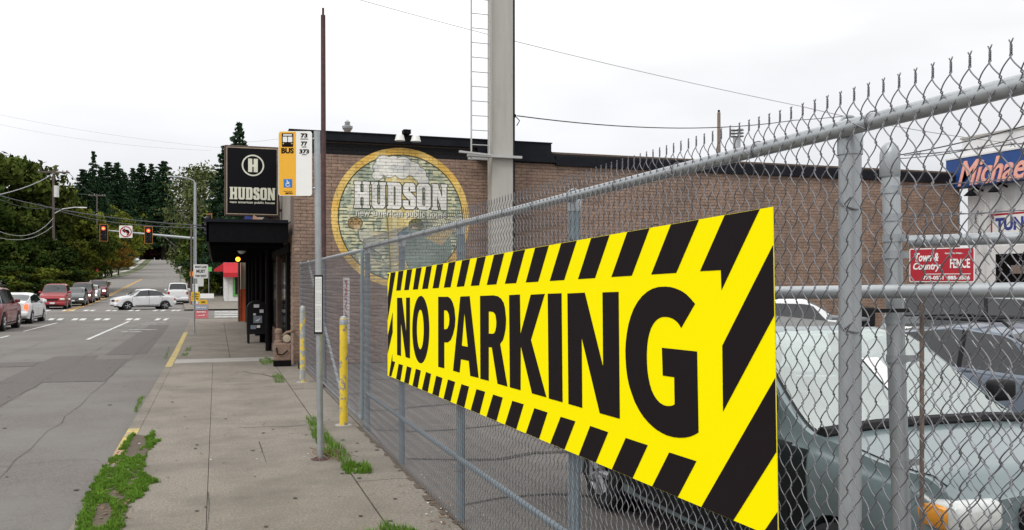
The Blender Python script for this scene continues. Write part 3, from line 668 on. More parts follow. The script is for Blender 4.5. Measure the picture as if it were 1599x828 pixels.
# street facade + canopy
FX = WX0
up = MB().box(FX - .02, FX + .05, 23.0, 46, 3.55, 5.3); up.build('upper_facade', 'facade_beige', pub)
MB().box(FX - .10, FX + .05, 22.52, 46.1, 5.1, 5.47).build('facade_cornice', 'flashing', pub)
MB().box(FX - .06, FX + .03, 23.02, 45.9, 2.75, 3.0).build('lintel', 'facade_dark', pub)
for k, y in enumerate((23.0, 26.6, 30.2, 33.8, 37.4, 41, 44.4)):
    MB().box(FX - .10, FX + .05, y, y + .55, 0, 2.75).build('pier', 'facade_brown' if k % 2 else 'facade_dark', pub)
    if k < 6:
        MB().box(FX - .05, FX + .06, y + .56, y + 3.59, 0, .55).build('bulkhead', 'facade_brown', pub)
        w_ = MB().box(FX - .02, FX + .03, y + .56, y + 3.59, .56, 2.74).build('window', 'facade_dark', pub)
        MB().box(FX - .034, FX - .023, y + .64, y + 2.0, .62, 2.68).build('pane', 'glass_window', w_)
        MB().box(FX - .034, FX - .023, y + 2.08, y + 3.5, .62, 2.68).build('pane', 'glass_window', w_)
MB().box(1.15, 1.82, 46.0, 46.9, 0, 1.62).build('corner_pier_base', 'orange_paint', pub)
MB().box(1.17, 1.82, 46.02, 46.88, 1.62, 4.4).build('corner_pier', 'tan_paint', pub)
MB().cyl((1.08, 45.95, 0), (1.08, 45.95, 3.0), .06, n=10).build('downpipe', 'facade_brown', pub)
pf = MB().box(1.45, 1.80, 45.97, 46.0, 1.9, 3.0).build('notice', 'white_sign', pub)
mb = MB(); text(mb, '8', (1.62, 45.965, 2.55), (1, 0, 0), (0, 0, 1), h=.3, bold=.03); mb.box(1.5, 1.75, 45.962, 45.968, 2.0, 2.05); mb.build('notice_print', 'sign_black', pf)
CE = -.16
cano = thing('canopy', 'deep black canopy hanging over the pavement in front of the pub', 'canopy', (.8, 22.6, 3.0))
MB().box(CE, FX - .11, 22.5, 45.5, 3.08, 3.5).build('deck', 'black_metal', cano)
MB().box(CE - .06, FX - .11, 22.42, 22.49, 2.98, 3.46).build('end_fascia', 'black_metal', cano)
MB().box(CE - .07, CE - .01, 22.42, 45.6, 2.98, 3.46).build('side_fascia', 'flashing', cano)
MB().box(CE - .12, FX - .11, 22.36, 22.42, 3.46, 3.54).build('edge_trim', 'flashing', cano)
for y in arange(24, 45, 1.5): MB().box(CE + .01, FX - .12, y, y + .12, 2.92, 3.075).build('joist', 'black_metal', cano)
for y in (26.6, 30.3, 34, 37.6, 41.3, 45): MB().cyl((FX - .35, y, 0), (FX - .35, y, 3.08), .09, n=10).build('column', 'facade_dark', cano)
def pendant(u, v, X, lit, label):
    p = onX(u, v, X) if False else atD(u, v, 26 if not lit else 31); t_ = thing('pendant_lamp', label, 'lamp', p)
    MB().sphere(p, .13 if not lit else .08).build('globe', 'lamp_amber' if lit else 'lamp_white', t_, smooth=True)
    MB().cyl((p.x, p.y, p.z + .05), (p.x, p.y, 3.0), .012, n=6).build('stem', 'black_metal', t_)
pendant(388, 383, 0, False, 'grey unlit round lamp under the black canopy, nearer of two')
pendant(378, 390, 0, False, 'dull unlit round lamp under the canopy, left of its twin')
pendant(372, 405, 0, True, 'glowing amber lamp under the far end of the black canopy')
mb = MB(); p = atD(395, 346, 24)
tt = thing('figure_board', 'small blue and peach painted board leaning on top of the canopy', 'board', (p.x, p.y, 3.55))
MB().prism([(p.x - .28, p.y, 3.56), (p.x + .12, p.y, 3.56), (p.x + .05, p.y, 3.78), (p.x - .2, p.y, 3.8)], (0, .04, 0)).build('panel', 'panel_blue', tt)
MB().prism([(p.x - .02, p.y - .03, 3.62), (p.x + .24, p.y - .03, 3.56), (p.x + .2, p.y - .03, 3.72), (p.x + .02, p.y - .03, 3.84)], (0, .025, 0)).build('painted_arm', 'skin_tone', tt)
# dark pieces of machinery left of it
MB().sphere((p.x - .55, p.y, 3.62), .09).build('bracket_bulb', 'black_metal', tt)

# projecting pub sign
SY = 25.7
q0, q1 = onY(351, 226, SY), onY(437, 339, SY); sx0, sx1, sz1, sz0 = q0.x, q1.x, q0.z, q1.z
sg = thing('pub_sign', 'square black double-sided sign with white HUDSON lettering above the canopy', 'sign', ((sx0 + sx1) / 2, SY, sz0))
MB().rbox(((sx0 + sx1) / 2, SY + .15, (sz0 + sz1) / 2), (sx1 - sx0, .28, sz1 - sz0), .02).build('cabinet', 'sign_frame', sg)
fr = MB(); I = .05
for (x0, x1, z0_, z1_) in ((sx0 + I, sx1 - I, sz1 - I - .022, sz1 - I), (sx0 + I, sx1 - I, sz0 + I, sz0 + I + .022), (sx0 + I, sx0 + I + .022, sz0 + I + .022, sz1 - I - .022), (sx1 - I - .022, sx1 - I, sz0 + I + .022, sz1 - I - .022)):
    fr.box(x0, x1, SY - .005, SY + .012, z0_, z1_)
fr.build('border', 'frame_tan', sg)
MB().box(sx0 + I + .022, sx1 - I - .022, SY - .002, SY + .012, sz0 + I + .022, sz1 - I - .022).build('face', 'sign_black', sg)
em = MB(); c = onY(395.5, 258.5, SY); rO = 16.2 * .01855
put(em, curve_data('c', [circ(0, 0, rO, 40), circ(0, 0, rO * .87, 40)]), (c.x, SY - .006, c.z), (1, 0, 0), (0, 0, 1))
hl = [[(0, 0), (.3, 0), (.3, .4), (.4, .4), (.4, 0), (.7, 0), (.7, 1), (.4, 1), (.4, .56), (.3, .56), (.3, 1), (0, 1)]]
put(em, curve_data('c', hl), (c.x, SY - .006, c.z), (1, 0, 0), (0, 0, 1), w=rO * .86, h=rO * 1.25)
em.build('emblem', 'sign_cream', sg)
wd = MB(); c = onY(395, 302.5, SY); put(wd, curve_data('c', loops), (c.x, SY - .006, c.z), (1, 0, 0), (0, 0, 1), w=66 * .01855, h=18.5 * .01855)
c2 = onY(395, 316.8, SY); text(wd, 'new american public house', (c2.x, SY - .006, c2.z), (1, 0, 0), (0, 0, 1), w=65 * .01855, h=4.6 * .01855, bold=.02)
wd.build('lettering', 'sign_cream', sg)
for z in (sz0 + .15, sz1 - .25): MB().box(sx1, FX, SY + .08, SY + .16, z, z + .09).build('bracket', 'sign_frame', sg)
MB().tube([(sx1 - .3, SY + .12, sz0), (sx1 + .1, SY + .12, sz0 - .25), (sx1 + .1, SY + .12, 3.5)], .04).build('strut', 'sign_frame', sg)
MB().prism([(1.0, SY + .6, 3.52), (1.75, SY + .6, 3.52), (1.75, SY + .6, 4.35)], (0, .1, 0)).build('gusset', 'facade_beige', sg)

# fire standpipe at the building corner
sp_ = thing('standpipe', 'rusty brown standpipe and gas meter set at the pub corner', 'pipes', (1.5, 21.75, 0))
MB().rbox((1.5, 21.75, .34), (.40, .24, .44), .04).build('meter_box', 'pipe_brown', sp_)
MB().box(1.3, 1.70, 21.6, 21.95, 0, .14).build('plinth', 'facade_dark', sp_)
MB().lathe([(.001, .50), (.10, .50), (.10, .60), (.065, .63), (.065, .78), (.085, .79), (.085, .86), (.05, .90), (.001, .90)], (1.41, 21.75, 0), 'Z', 16).build('riser', 'pipe_brown', sp_, smooth=True)
MB().tube([(1.41, 21.75, .72), (1.52, 21.75, .73), (1.60, 21.75, .80), (1.72, 21.78, .82), (1.78, 21.95, .82)], .035, 10).build('elbow', 'pipe_brown', sp_, smooth=True)
MB().lathe([(.001, -.05), (.085, -.04), (.095, .0), (.085, .05), (.001, .06)], (1.60, 21.66, .66), 'Y', 18).build('gauge', 'tan_paint', sp_, smooth=True)
MB().cyl((1.60, 21.7, .5), (1.60, 21.7, .6), .03, n=10).build('pipe', 'pipe_brown', sp_)
MB().tube([(1.36, 21.62, .45), (1.38, 21.6, .3), (1.5, 21.6, .28), (1.62, 21.6, .38)], .014, 6).build('hose', 'facade_dark', sp_)

# tower pylon with ladder
TY = 21.3
xa, xb = onY(769, 200, TY).x, onY(803.5, 200, TY).x
tw = thing('pylon', 'tall pale grey square sign pylon rising in front of the brick wall', 'pylon', ((xa + xb) / 2, TY, 0))
MB().rbox(((xa + xb) / 2, TY + .2, 6.0), (xb - xa, .42, 12.0), .015, 1).build('shaft', 'tower_paint', tw)
MB().box(xb - .035, xb + .012, TY - .02, TY + .0, 0, 12).build('conduit', 'flashing', tw)
bz = onY(790, 246, TY).z
br = MB(); br.box(onY(731, 246, TY - .1).x, xb + .16, TY - .16, TY - .02, bz - .03, bz + .03); br.box(xa - .5, xb + .1, TY + .42, TY + .5, bz - .03, bz + .03); br.build('bracket', 'ladder_paint', tw)
mb = MB(); la, lb = onY(736.5, 240, TY - .12).x, onY(764.5, 240, TY - .12).x
a1 = onY(720, 240, TY - .5); mb.prism([(la - .35, TY - .3, bz + .08), (la + .5, TY - .3, bz + .02), (la + .5, TY - .3, bz - .02), (la - .35, TY - .3, bz + .03)], (0, .08, 0)); mb.build('strut', 'ladder_paint', tw)
ld = thing('ladder', 'thin grey fixed ladder running up the left side of the pylon', 'ladder', ((la + lb) / 2, TY - .12, bz))
for x in (la, lb): MB().box(x - .014, x + .014, TY - .14, TY - .09, bz - .12, 12).build('rail', 'ladder_paint', ld)
rung = None; k = 0
while bz + .05 + k * .365 < 12:
    z = bz - .1 + k * .365
    if rung is None: rung = MB().cyl((la + .014, TY - .115, z), (lb - .014, TY - .115, z), .011, n=6).build('rung', 'ladder_paint', ld); rz0 = rung.location.z
    else:
        r2 = rung.copy(); COL.objects.link(r2); r2.parent = ld; r2.location.z = rz0 + k * .365
    k += 1
ins = MB(); c = onY(807, 180, TY); ins.sphere((c.x - .02, TY + .1, c.z), .05); ins.tube([(c.x, TY + .1, c.z), (c.x + .12, TY + .1, c.z - .12), (c.x + .04, TY + .1, c.z - .25)], .012); ins.build('insulator', 'black_metal', tw)
# ================================================================ CHAIN LINK FENCE AND BANNER
FXX = 1.93; DW, DH = .0640, .0985
RZ = lambda y: 2.553 - .0045 * y
fence = thing('chain_link_fence', 'tall galvanised chain link fence between the pavement and the car lot', 'fence', (FXX, 6, 0))
HH = 26      # diamonds of height
def wire_mb(sign, fine, top=True, nh=HH, r=.0020):
    n = 2 * nh; pts = []
    sub = 6 if fine else 2
    for k in range(n * sub + 1):
        s = k / sub; ph = s % 2                       # zigzag with rounded turns, front strand / back strand
        tri = ph if ph <= 1 else 2 - ph
        x = tri; x = .5 - .5 * math.cos(math.pi * x); x = .86 * tri + .14 * x
        x = (x - .5) * (DW * .5 + .008) * sign
        d = math.sin(math.pi * s) * .0062
        # knuckle: ends kick along z slightly
        z = s * DH / 2
        pts.append((d, x, z))
    if top:
        z = n * DH / 2; x = pts[-1][1]; s_ = 1 if x > 0 else -1
        x -= s_ * .004
        for k in range(1, 13):
            pts.append((.0023 * math.sin(k * 1.2 + (0 if sign > 0 else math.pi)), x + .0023 * math.cos(k * 1.2 + (0 if sign > 0 else math.pi)), z + k * .0021))
        pts.append((.003 * sign, x + .006 * sign, z + .034)); pts.append((.003 * sign, x + .009 * sign, z + .040))
    m = MB(); m.tube(pts, r, 5 if fine else 3); return m
zb = .066
fineA, fineB = wire_mb(1, True).mesh('wire', 'wire_steel', smooth=True), wire_mb(-1, True).mesh('wire', 'wire_steel', smooth=True)
coA, coB = wire_mb(1, False, r=.0022), wire_mb(-1, False, r=.0022)
stuffw = MB(); pitch = DW / 2; i = 0; y = -.2; nfine = 0
while y < 12.05:
    A = i % 2 == 0; zz = zb + (RZ(y) - 2.553)
    if y > 1.25 and nfine < 300:
        o = bpy.data.objects.new('wire', fineA if A else fineB); COL.objects.link(o); o.parent = fence
        o.location = Vector((FXX - .03, y, zz)) - wloc(fence); nfine += 1
    else:
        src = coA if A else coB; stuffw.add([(p[0] + FXX - .03, p[1] + y, p[2] + zz) for p in src.v], src.f)
    y += pitch; i += 1
o = stuffw.build('wire_mesh', 'wire_steel', fence); o['kind'] = 'stuff'
rail = MB(); rail.tube([(FXX, yy, RZ(yy)) for yy in arange(-.3, 12.1, 1.0)], .0265, 16); rail.build('top_rail', 'bright_steel', fence, smooth=True)
rail = MB(); rail.tube([(FXX + .02, yy, .60 - .008 * yy) for yy in arange(-.3, 12.1, 1.0)], .022, 12); rail.build('brace_rail', 'blue_steel', fence, smooth=True)
for k, y in enumerate((-.05, 2.39, 4.74, 7.25, 9.76, 12.12)):
    rr_ = .036; zt = RZ(y) - .01
    p_ = MB().cyl((FXX + .045, y, -.2), (FXX + .045, y, zt - .02), rr_, n=20).build('post', 'bright_steel' if k in (0, 1) else 'blue_steel', fence, smooth=True)
    cap = MB().lathe([(rr_ + .004, -.07), (rr_ + .005, .0), (rr_ * .95, .016), (rr_ * .6, .03), (.001, .036)], (FXX + .045, y, zt)); cap.build('cap', 'bright_steel', p_, smooth=True)
    ring = MB(); ring.tube([(FXX + .045 + .046 * math.cos(a), y + .02 * math.sin(a) * .2, zt + .012 + .046 * math.sin(a)) for a in [R(x) for x in range(0, 375, 25)]], .006, 6); ring.build('rail_loop', 'bright_steel', p_, smooth=True)
    for z in (.45, 1.15, 1.9, 2.3):
        tb = MB(); tb.tube([(FXX + .045 + (rr_ + .004) * math.cos(a), y + (rr_ + .004) * math.sin(a), z + .02 * math.sin(a)) for a in [R(x) for x in range(90, 275, 20)]], .0028, 5)
        tb.tube([(FXX + .03, y - .04, z - .02), (FXX - .03, y - .06, z - .01), (FXX - .035, y - .1, z + .012)], .0028, 5); tb.build('tie_wire', 'wire_steel', p_)
for y in arange(1.0, 12, .61):
    tb = MB(); z = RZ(y); tb.tube([(FXX + .031 * math.cos(a), y + .004 * a, z + .031 * math.sin(a)) for a in [R(x) for x in range(-60, 250, 25)]] + [(FXX - .035, y + .06, z + .0)], .0024, 5); tb.build('tie_wire', 'wire_steel', fence)

# far gate between fence and pub wall
gate = thing('chain_link_gate', 'wide chain link gate leaf on a wheel beside the pub corner', 'gate', (FXX, 17, 0))
gy0, gy1 = 12.3, 21.75; gz = 2.47
for a, b, nm, m in (((FXX, gy0, gz), (FXX, gy1, gz - .03), 'top_rail', 'bright_steel'), ((FXX, gy0, .12), (FXX, gy1, .12), 'bottom_rail', 'bright_steel'), ((FXX, gy0, .12), (FXX, gy0, gz), 'frame_post', 'blue_steel'), ((FXX, gy1, .02), (FXX, gy1, gz + .03), 'frame_post', 'bright_steel'), ((FXX, 17.0, .12), (FXX, 17.0, gz), 'frame_post', 'blue_steel'),
                    ((FXX + .03, 20.2, gz), (FXX + .03, 14.6, .15), 'diagonal_brace', 'bright_steel')):
    MB().cyl(a, b, .026, n=12).build(nm, m, gate, smooth=True)
gm = MB(); y = gy0 + .05; i = 0
ca, cb_ = wire_mb(1, False, False, 24, .0019), wire_mb(-1, False, False, 24, .0019)
while y < gy1 - .03:
    src = ca if i % 2 == 0 else cb_; gm.add([(p[0] + FXX - .03, p[1] + y, p[2] + .1) for p in src.v], src.f); y += pitch; i += 1
o = gm.build('wire_mesh', 'wire_steel', gate); o['kind'] = 'stuff'
wh = MB(); wh.lathe([(.02, -.03), (.09, -.03), (.10, 0), (.09, .03), (.02, .03)], (FXX - .1, 20.9, .10), 'X', 16); wh.build('wheel', 'tyre', gate, smooth=True)
ws = thing('warning_sign', 'narrow white sign with red upright lettering hanging inside the gate mesh', 'sign', (FXX + .06, 14.2, 1.4))
MB().box(FXX + .05, FXX + .06, 13.95, 14.6, 1.05, 2.1).build('plate', 'siding', ws)
mb = MB(); text(mb, 'PRIVATE', (FXX + .047, 14.27, 1.58), (0, 0, -1), (0, -1, 0), w=.95, h=.3, bold=.03); mb.build('print', 'sign_red', ws)

# banner --------------------------------------------------------------------
BX = FXX - .055
def B2(u, v): p = onX(u, v, BX); return (-p.y, p.z)
ban = thing('banner', 'long yellow and black striped vinyl banner reading NO PARKING on the fence', 'banner', (BX, 6.5, 1.5))
TL, TR, BRr, BL = (606, 426.5), (1207.6, 323), (1216, 842), (606, 586.5)
def lerp(a, b, t): return (a[0] + (b[0] - a[0]) * t, a[1] + (b[1] - a[1]) * t)
outline = [B2(*p) for p in (TL, TR, BRr, BL)]
def flat(loops2, O=(0, 0, 0), ex=.0008, off=0.0):
    vs, fs = curve_data('c', loops2, extrude=ex); m = MB()
    m.add([(BX - off - v.z, -v.x, v.y) for v in vs], fs); return m
flat([outline], ex=.0015).build('vinyl_sheet', 'vinyl_yellow', ban); flat([outline], ex=.0005, off=-.0022).build('bounce_stop', 'bounce_stop_grey', ban)  # unseen grey sheet added to keep yellow bounce light off the post behind
def ytop(x): return 426.5 + (323 - 426.5) * (x - 606) / (1207.6 - 606) + .4
def ybot(x): return 586.5 + (842 - 586.5) * (x - 606) / 610 - .4
def yin_t(x): return 454.2 + (421.9 - 454.2) * (x - 618) / (1127 - 618)
IB = lambda x: 563.0 + (793 - 563.0) * (x - 613.5) / (1180 - 613.5) if False else None
tops = [((1048.9, 1092.6), (1018.1, 1057.1)), ((980.7, 1015.4), (955.9, 987.7)), ((924.2, 953), (903.7, 930.2)), ((877.4, 901.6), (859.6, 882)), ((836.6, 858), (822, 841.4)), ((802.6, 821), (789.4, 807)), ((772.4, 788.4), (761, 776)),
        ((746, 759.6), (736, 749)), ((722.6, 735), (714, 725.6)), ((701.6, 712.4), (694, 704.4)), ((683, 693), (676.4, 686)), ((666.4, 675.4), (660, 669)), ((650.6, 659.4), (645.6, 653.4)), ((636.4, 644.6), (632, 639.2)), ((623, 631), (619.6, 626.4))]
stripes = [[(a, ytop(a)), (b, ytop(b)), (d, yin_t(d)), (c, yin_t(c))] for (a, b), (c, d) in tops]
# inner edge of lower band measured at stripe heads
lows = [((623.4, 568.3), (630, 570.4), (619.3, 626)), ((636.2, 572), (643.5, 574.5), (631.9, 639)), ((650.2, 576), (658, 578.8), (645, 653)), ((666, 581), (674, 584), (659.7, 668.8)), ((682, 587), (691.8, 590.4), (676, 685.7)),
        ((700.5, 592.7), (711.6, 596.6), (693.5, 704.3)), ((721.5, 600), (733.3, 603.8), (713.5, 726)), ((745, 607.8), (758.5, 611.8), (736, 749.8)), ((771, 616.2), (786, 621), (760.6, 776.3)), ((801, 626), (818.8, 631.4), (789.6, 807.2)),
        ((835.5, 637.5), (856, 644.2), (822.2, 842.8)), ((876.6, 651), (899.5, 658), (860.4, 882.6)), ((922.7, 665.2), (950.8, 675), (904.9, 931.4)), ((978.3, 684), (1012.6, 695.3), (956.6, 989)), ((1046.3, 706.6), (1088.7, 720.3), (1019.7, 1059.5))]
stripes += [[a, b, (d, ybot(d)), (c, ybot(c))] for a, b, (c, d) in lows]
stripes += [[(1133, ytop(1133)), (1187.5, ytop(1187.5)), (1128, 453.1), (1126.9, 421.9), (1094.5, 423.6)],
            [(1208.4, 383), (1210.2, 493), (1130.4, 642.5), (1129.2, 540)],
            [(1211.7, 590.7), (1213.6, 705.6), (1146.5, ybot(1146.5)), (1096.5, ybot(1096.5))],
            [(1215.2, 799.5), (1215.8, 840.6), (1193, ybot(1193))],
            [(611, ytop(611)), (618.6, ytop(618.6)), (606.3, 500), (606.3, 464)], [(606.3, 428), (608.4, 427.6), (606.3, 440)],
            [(614, 488), (614, 519), (606.3, 552), (606.3, 524)], [(613.5, 553), (613.5, 563.8), (617.8, 565.4), (611.8, 588), (608.3, 587)]]
flat([[B2(*p) for p in s] for s in stripes], off=.0022).build('hazard_stripes', 'vinyl_black', ban)
def arc(cx, cy, rx, ry, n=30): return [(cx + rx * math.cos(2 * math.pi * k / n), cy + ry * math.sin(2 * math.pi * k / n)) for k in range(n)]
G1 = [(633, 137), (612, 112), (590, 90), (566, 74), (540, 63), (515, 56), (490, 54), (458, 56), (430, 64), (404, 79), (380, 100), (358, 128), (340, 160), (326, 196), (315, 235), (307, 278), (302, 320), (300, 360), (301, 400), (304, 445), (310, 490), (318, 528), (330, 565), (345, 606), (365, 645), (386, 677), (410, 705), (430, 724), (450, 740), (475, 755), (500, 767), (530, 775), (560, 778), (586, 777), (610, 772), (632, 763), (650, 752), (643, 365), (475, 347), (479, 480), (534, 488), (536, 618), (524, 624), (510, 626), (494, 625), (480, 620), (464, 610), (450, 595), (436, 574), (425, 550), (416, 520), (410, 490), (405, 455), (403, 420), (402, 380), (404, 340), (408, 306), (415, 275), (424, 250), (435, 230), (447, 216), (460, 206), (475, 200), (490, 199), (508, 201), (525, 207), (538, 215), (550, 226), (559, 238), (567, 252)]
letters = {
 'N': [[(620.9, 465.1), (628.6, 465.1), (635, 518.8), (635, 465.1), (641, 464.7), (641, 559.8), (634.4, 557.9), (627, 504.3), (627, 556), (620.9, 554.4)]],
 'O': [arc(658, 514.8, 13.3, 52.8), arc(657.2, 514.6, 5.4, 30.9)],
 'P': [[(685.2, 463.6), (700.5, 463.6), (704.5, 466.5), (708, 473), (710.5, 482), (712, 498), (711.2, 510), (708.5, 522), (704.8, 531), (700, 535), (694.7, 534.7), (694.7, 575.3), (685.2, 573)], [(694.3, 484.8), (697.5, 484.8), (699.8, 486.5), (701.8, 491), (702.8, 499), (702, 507), (699.8, 513), (697, 514.2), (694.3, 514)]],
 'A': [[(719.8, 463.2), (734.3, 462.6), (748.4, 590.3), (735.3, 587.2), (733, 563.7), (720.8, 561.2), (718.6, 582), (708.4, 579.1)], [(726.2, 488.7), (731.4, 541.8), (722.1, 539.9)]],
 'R': [[(750.6, 462.2), (771.4, 461.3), (778.5, 462.8), (783.5, 466.6), (787.4, 473), (789.5, 481), (791.2, 498), (791, 507), (790.2, 514.9), (788.6, 523.5), (786.6, 530.6), (782, 537.3), (793.4, 603.8), (777.9, 599.4), (769, 542.7), (764.2, 542.2), (764.2, 594.8), (751.1, 591.7)], [(764.2, 486.6), (770.2, 487.1), (773, 488.8), (774.8, 492.5), (776.2, 502.8), (775.8, 510), (774.5, 516.8), (772.6, 520.4), (770.2, 521.4), (764.2, 521)]],
 'K': [[(796, 461), (812.9, 460), (813.7, 522.1), (829.9, 460.3), (851.8, 459), (830.1, 531), (854.3, 620.7), (831.8, 614.4), (814.2, 540.2), (813.9, 609.6), (797.2, 605)]],
 'I': [[(856.4, 458.8), (877.9, 458.1), (879.6, 628.4), (858.1, 622.4)]],
 'N2': [[(887.2, 458.4), (914.2, 457.1), (943, 573.5), (942, 456.7), (967.1, 455.8), (969, 654.1), (937.7, 645.3), (909.4, 527.2), (910.3, 637.1), (888.8, 630.9)]],
 'G': [[(880 + x / 3.066, 430 + y / 3.066) for x, y in G1]]}
for k_, L_ in letters.items(): flat([[B2(*p) for p in s] for s in L_], off=.0024).build('letter', 'vinyl_black', ban)
rows_ = [(TL, TR, 1), (BL, BRr, -1)]
for (a, b, s) in rows_:
    for k in range(12):
        y0_, z0_ = B2(*a); y1_, z1_ = B2(*b); tt_ = (k + .5) / 12; Y_, Z_ = y0_ + (y1_ - y0_) * tt_, z0_ + (z1_ - z0_) * tt_
        hm = MB(); hm.tube([(BX - .002, -Y_, Z_ - s * .006), (BX + .01, -Y_, Z_ + s * .012), (BX + .04, -Y_, Z_ + s * .02)], .0018, 5); hm.build('cable_tie', 'trim_black', ban)

# bollards, poles on the pavement ---------------------------------------------
def bollard(u, vb, vt, m, label, capm='steel', r=None, yo=0):
    p = onG(u, vb); d = p.x * sn + p.y * cs; top = CAM_H + (HOR - vt) * d / FOC; r = r or .056
    t_ = thing('bollard', label, 'bollard', (p.x, p.y, 0), group=None)
    MB().cyl((p.x, p.y, -.1), (p.x, p.y, top - .03), r, n=24).build('tube', m, t_, smooth=True)
    MB().lathe([(r + .002, -.10), (r + .002, -.03), (r * .8, .01), (.001, .03)], (p.x, p.y, top - .02)).build('cap', capm, t_, smooth=True)
    MB().lathe([(r, .006), (r + .06, .008), (r + .065, 0)], (p.x, p.y, 0)).build('collar', 'pale_concrete', t_)
bollard(537, 664, 494, 'bollard_yellow', 'yellow steel bollard with flaking paint standing nearer the bus pole')
bollard(473, 597, 478, 'bollard_grey', 'grey steel bollard with yellow paint remnants by the gate end')
p = onG(501, 717); d = p.x * sn + p.y * cs; top = CAM_H + (HOR - 205) * d / FOC
bs = thing('bus_stop', 'grey steel bus stop pole on the pavement with an orange and white route sign', 'bus stop', (p.x, p.y, 0))
lean = (onG(501, 717).x) ; tp = atD(495.5, 205, d)
MB().cyl((p.x, p.y, -.05), tp, .036, n=20).build('pole', 'steel', bs, smooth=True)
MB().lathe([(.036, .004), (.06, .02), (.11, .004)], (p.x, p.y, 0)).build('base_flange', 'rust_steel', bs)
rx = Vector((cs, -sn, 0)); rx.rotate(Matrix.Rotation(R(0), 3, 'Z')); nrm = rx.cross(Vector((0, 0, 1)))     # sign faces the pavement user
def BS(u, v, off=0): return atD(u, v, d - .045 - off)
c = BS(461.5, 255.5); k_ = (d - .045) / FOC; W_s, H_s = 52.5 * k_, 101 * k_
def ss(loops_, c_, ex=.001): m_ = MB(); put(m_, curve_data('c', loops_, extrude=ex), c_, rx, (0, 0, 1)) if False else None; vs, fs = curve_data('c', loops_, extrude=ex); rz_ = rx.cross(Vector((0, 0, 1))); m_.add([Vector(c_) + rx * v.x + Vector((0, 0, 1)) * v.y + rz_ * v.z for v in vs], fs); return m_
rot3 = R(1.2)
plate_ = ss([rr(W_s, H_s, .03)], c, .0025).build('sign_plate', 'white_sign', bs)
# orange field (left half) with rounded left corners
ol = [(x, y) for x, y in rr(W_s - .012, H_s - .014, .026) if x < 0]; xr_ = .02 * W_s
ol = [(-W_s / 2 + .006, y) if False else (x, y) for x, y in ol]
ol = sorted(ol, key=lambda q: math.atan2(q[1], q[0] + .05))
up_ = [q for q in ol if q[1] > 0]; dn_ = [q for q in ol if q[1] <= 0]
up_.sort(key=lambda q: q[0]); dn_.sort(key=lambda q: -q[0])
field = [(xr_, H_s / 2 - .007)] + list(reversed(up_)) + list(reversed(dn_)) + [(xr_, -H_s / 2 + .007)]
ss([field], BS(461.5, 255.5, .0034), .0008).build('orange_field', 'sign_orange', plate_)
f = BS(461.5, 255.5, .0048); q = W_s / 52.5
def sxy(u, v): return (u - 461.5) * q, (255.5 - v) * q
def box2(u0, v0, u1, v1): a_, b_ = sxy(u0, v1), sxy(u1, v0); return rect(a_[0], a_[1], b_[0], b_[1])
bus = [box2(440.5, 208.5, 458.5, 226.5), box2(442, 213.5, 449, 222), box2(450, 213.5, 457, 222), box2(442.5, 209.7, 456.5, 212), box2(441.6, 223.3, 444, 225.2), box2(455, 223.3, 457.4, 225.2)]
bus = [[(x, y) for x, y in l] for l in bus] + [box2(441, 226.4, 445, 229.5), box2(454, 226.4, 458, 229.5)]
prt = ss(bus, f)
def stx(m_, s, u, v, w=None, h=None, bold=.02): text(m_, s, Vector(f) + rx * sxy(u, v)[0] + Vector((0, 0, sxy(u, v)[1])), rx, (0, 0, 1), w=w and w * q, h=h and h * q, bold=bold)
stx(prt, 'BUS', 449.5, 235.5, w=19.5, h=8.8, bold=.05); stx(prt, '73', 475.3, 211.7, w=10.5, h=6.8, bold=.04); stx(prt, '77', 475.3, 224.5, w=10, h=6.8, bold=.04); stx(prt, '373', 475.6, 236.6, w=15, h=6.8, bold=.04)
for v_ in (217.2, 229.6, 241.6): stx(prt, 'NORTHGATE'[:0] or '-----', 475.5, v_, w=12 if v_ < 220 else 7, h=1)
stx(prt, 'METRO', 452, 302, w=11.5, h=2.8, bold=.05); stx(prt, 'King County', 450, 299, w=13, h=1.6)
prt.build('sign_print', 'sign_black', plate_)
ss([box2(442, 213.5, 449, 222), box2(450, 213.5, 457, 222), box2(442.5, 209.7, 456.5, 212)], Vector(f) - rx.cross(Vector((0, 0, 1))) * .0006, .0003).build('bus_windows', 'white_sign', plate_)
ss([[(x, y) for x, y in box2(443.3, 279.8, 456.8, 293)]], Vector(f)).build('access_panel', 'sign_blue', plate_)
wc = MB(); F2 = Vector(f) + rx.cross(Vector((0, 0, 1))) * .0022; f_keep = f
def wcp(ls): return [[sxy(*p_) for p_ in l] for l in ls]
ring_ = [[sxy(450 + 3.5 * math.cos(a), 288.3 + 3.5 * math.sin(a)) for a in [R(x) for x in range(0, 360, 18)]], [sxy(450 + 2.6 * math.cos(a), 288.3 + 2.6 * math.sin(a)) for a in [R(x) for x in range(0, 360, 18)]]]
pic = ring_ + wcp([[(448.2, 281.2), (449.4, 281), (449.9, 284.2), (452.6, 284.4), (452.6, 285.2), (450, 285.2), (450.2, 286.6), (453, 286.8), (454.4, 290.2), (455.4, 290), (455.6, 290.8), (453.8, 291.2), (452.3, 287.7), (449, 287.4)]])
ss(pic, F2).build('access_symbol', 'white_sign', plate_)
for v_ in (217, 294):
    m_ = MB(); a_ = BS(486, v_, -.03); b_ = BS(498, v_, -.03); m_.tube([a_, b_], .012, 8); m_.build('sign_bracket', 'steel', bs)
cab = MB(); c = atD(497.7, 475.5, d - .04); k2_ = (d - .04) / FOC
cab.rbox((0, 0, 0), (13.5 * k2_, .03, 92 * k2_), .006)
M3 = Matrix((rx, Vector((0, 0, 1)).cross(rx), Vector((0, 0, 1)))).transposed()
cab.v = [tuple(M3 @ Vector(v_) + c) for v_ in cab.v]; cab.build('timetable_case', 'trim_black', bs)
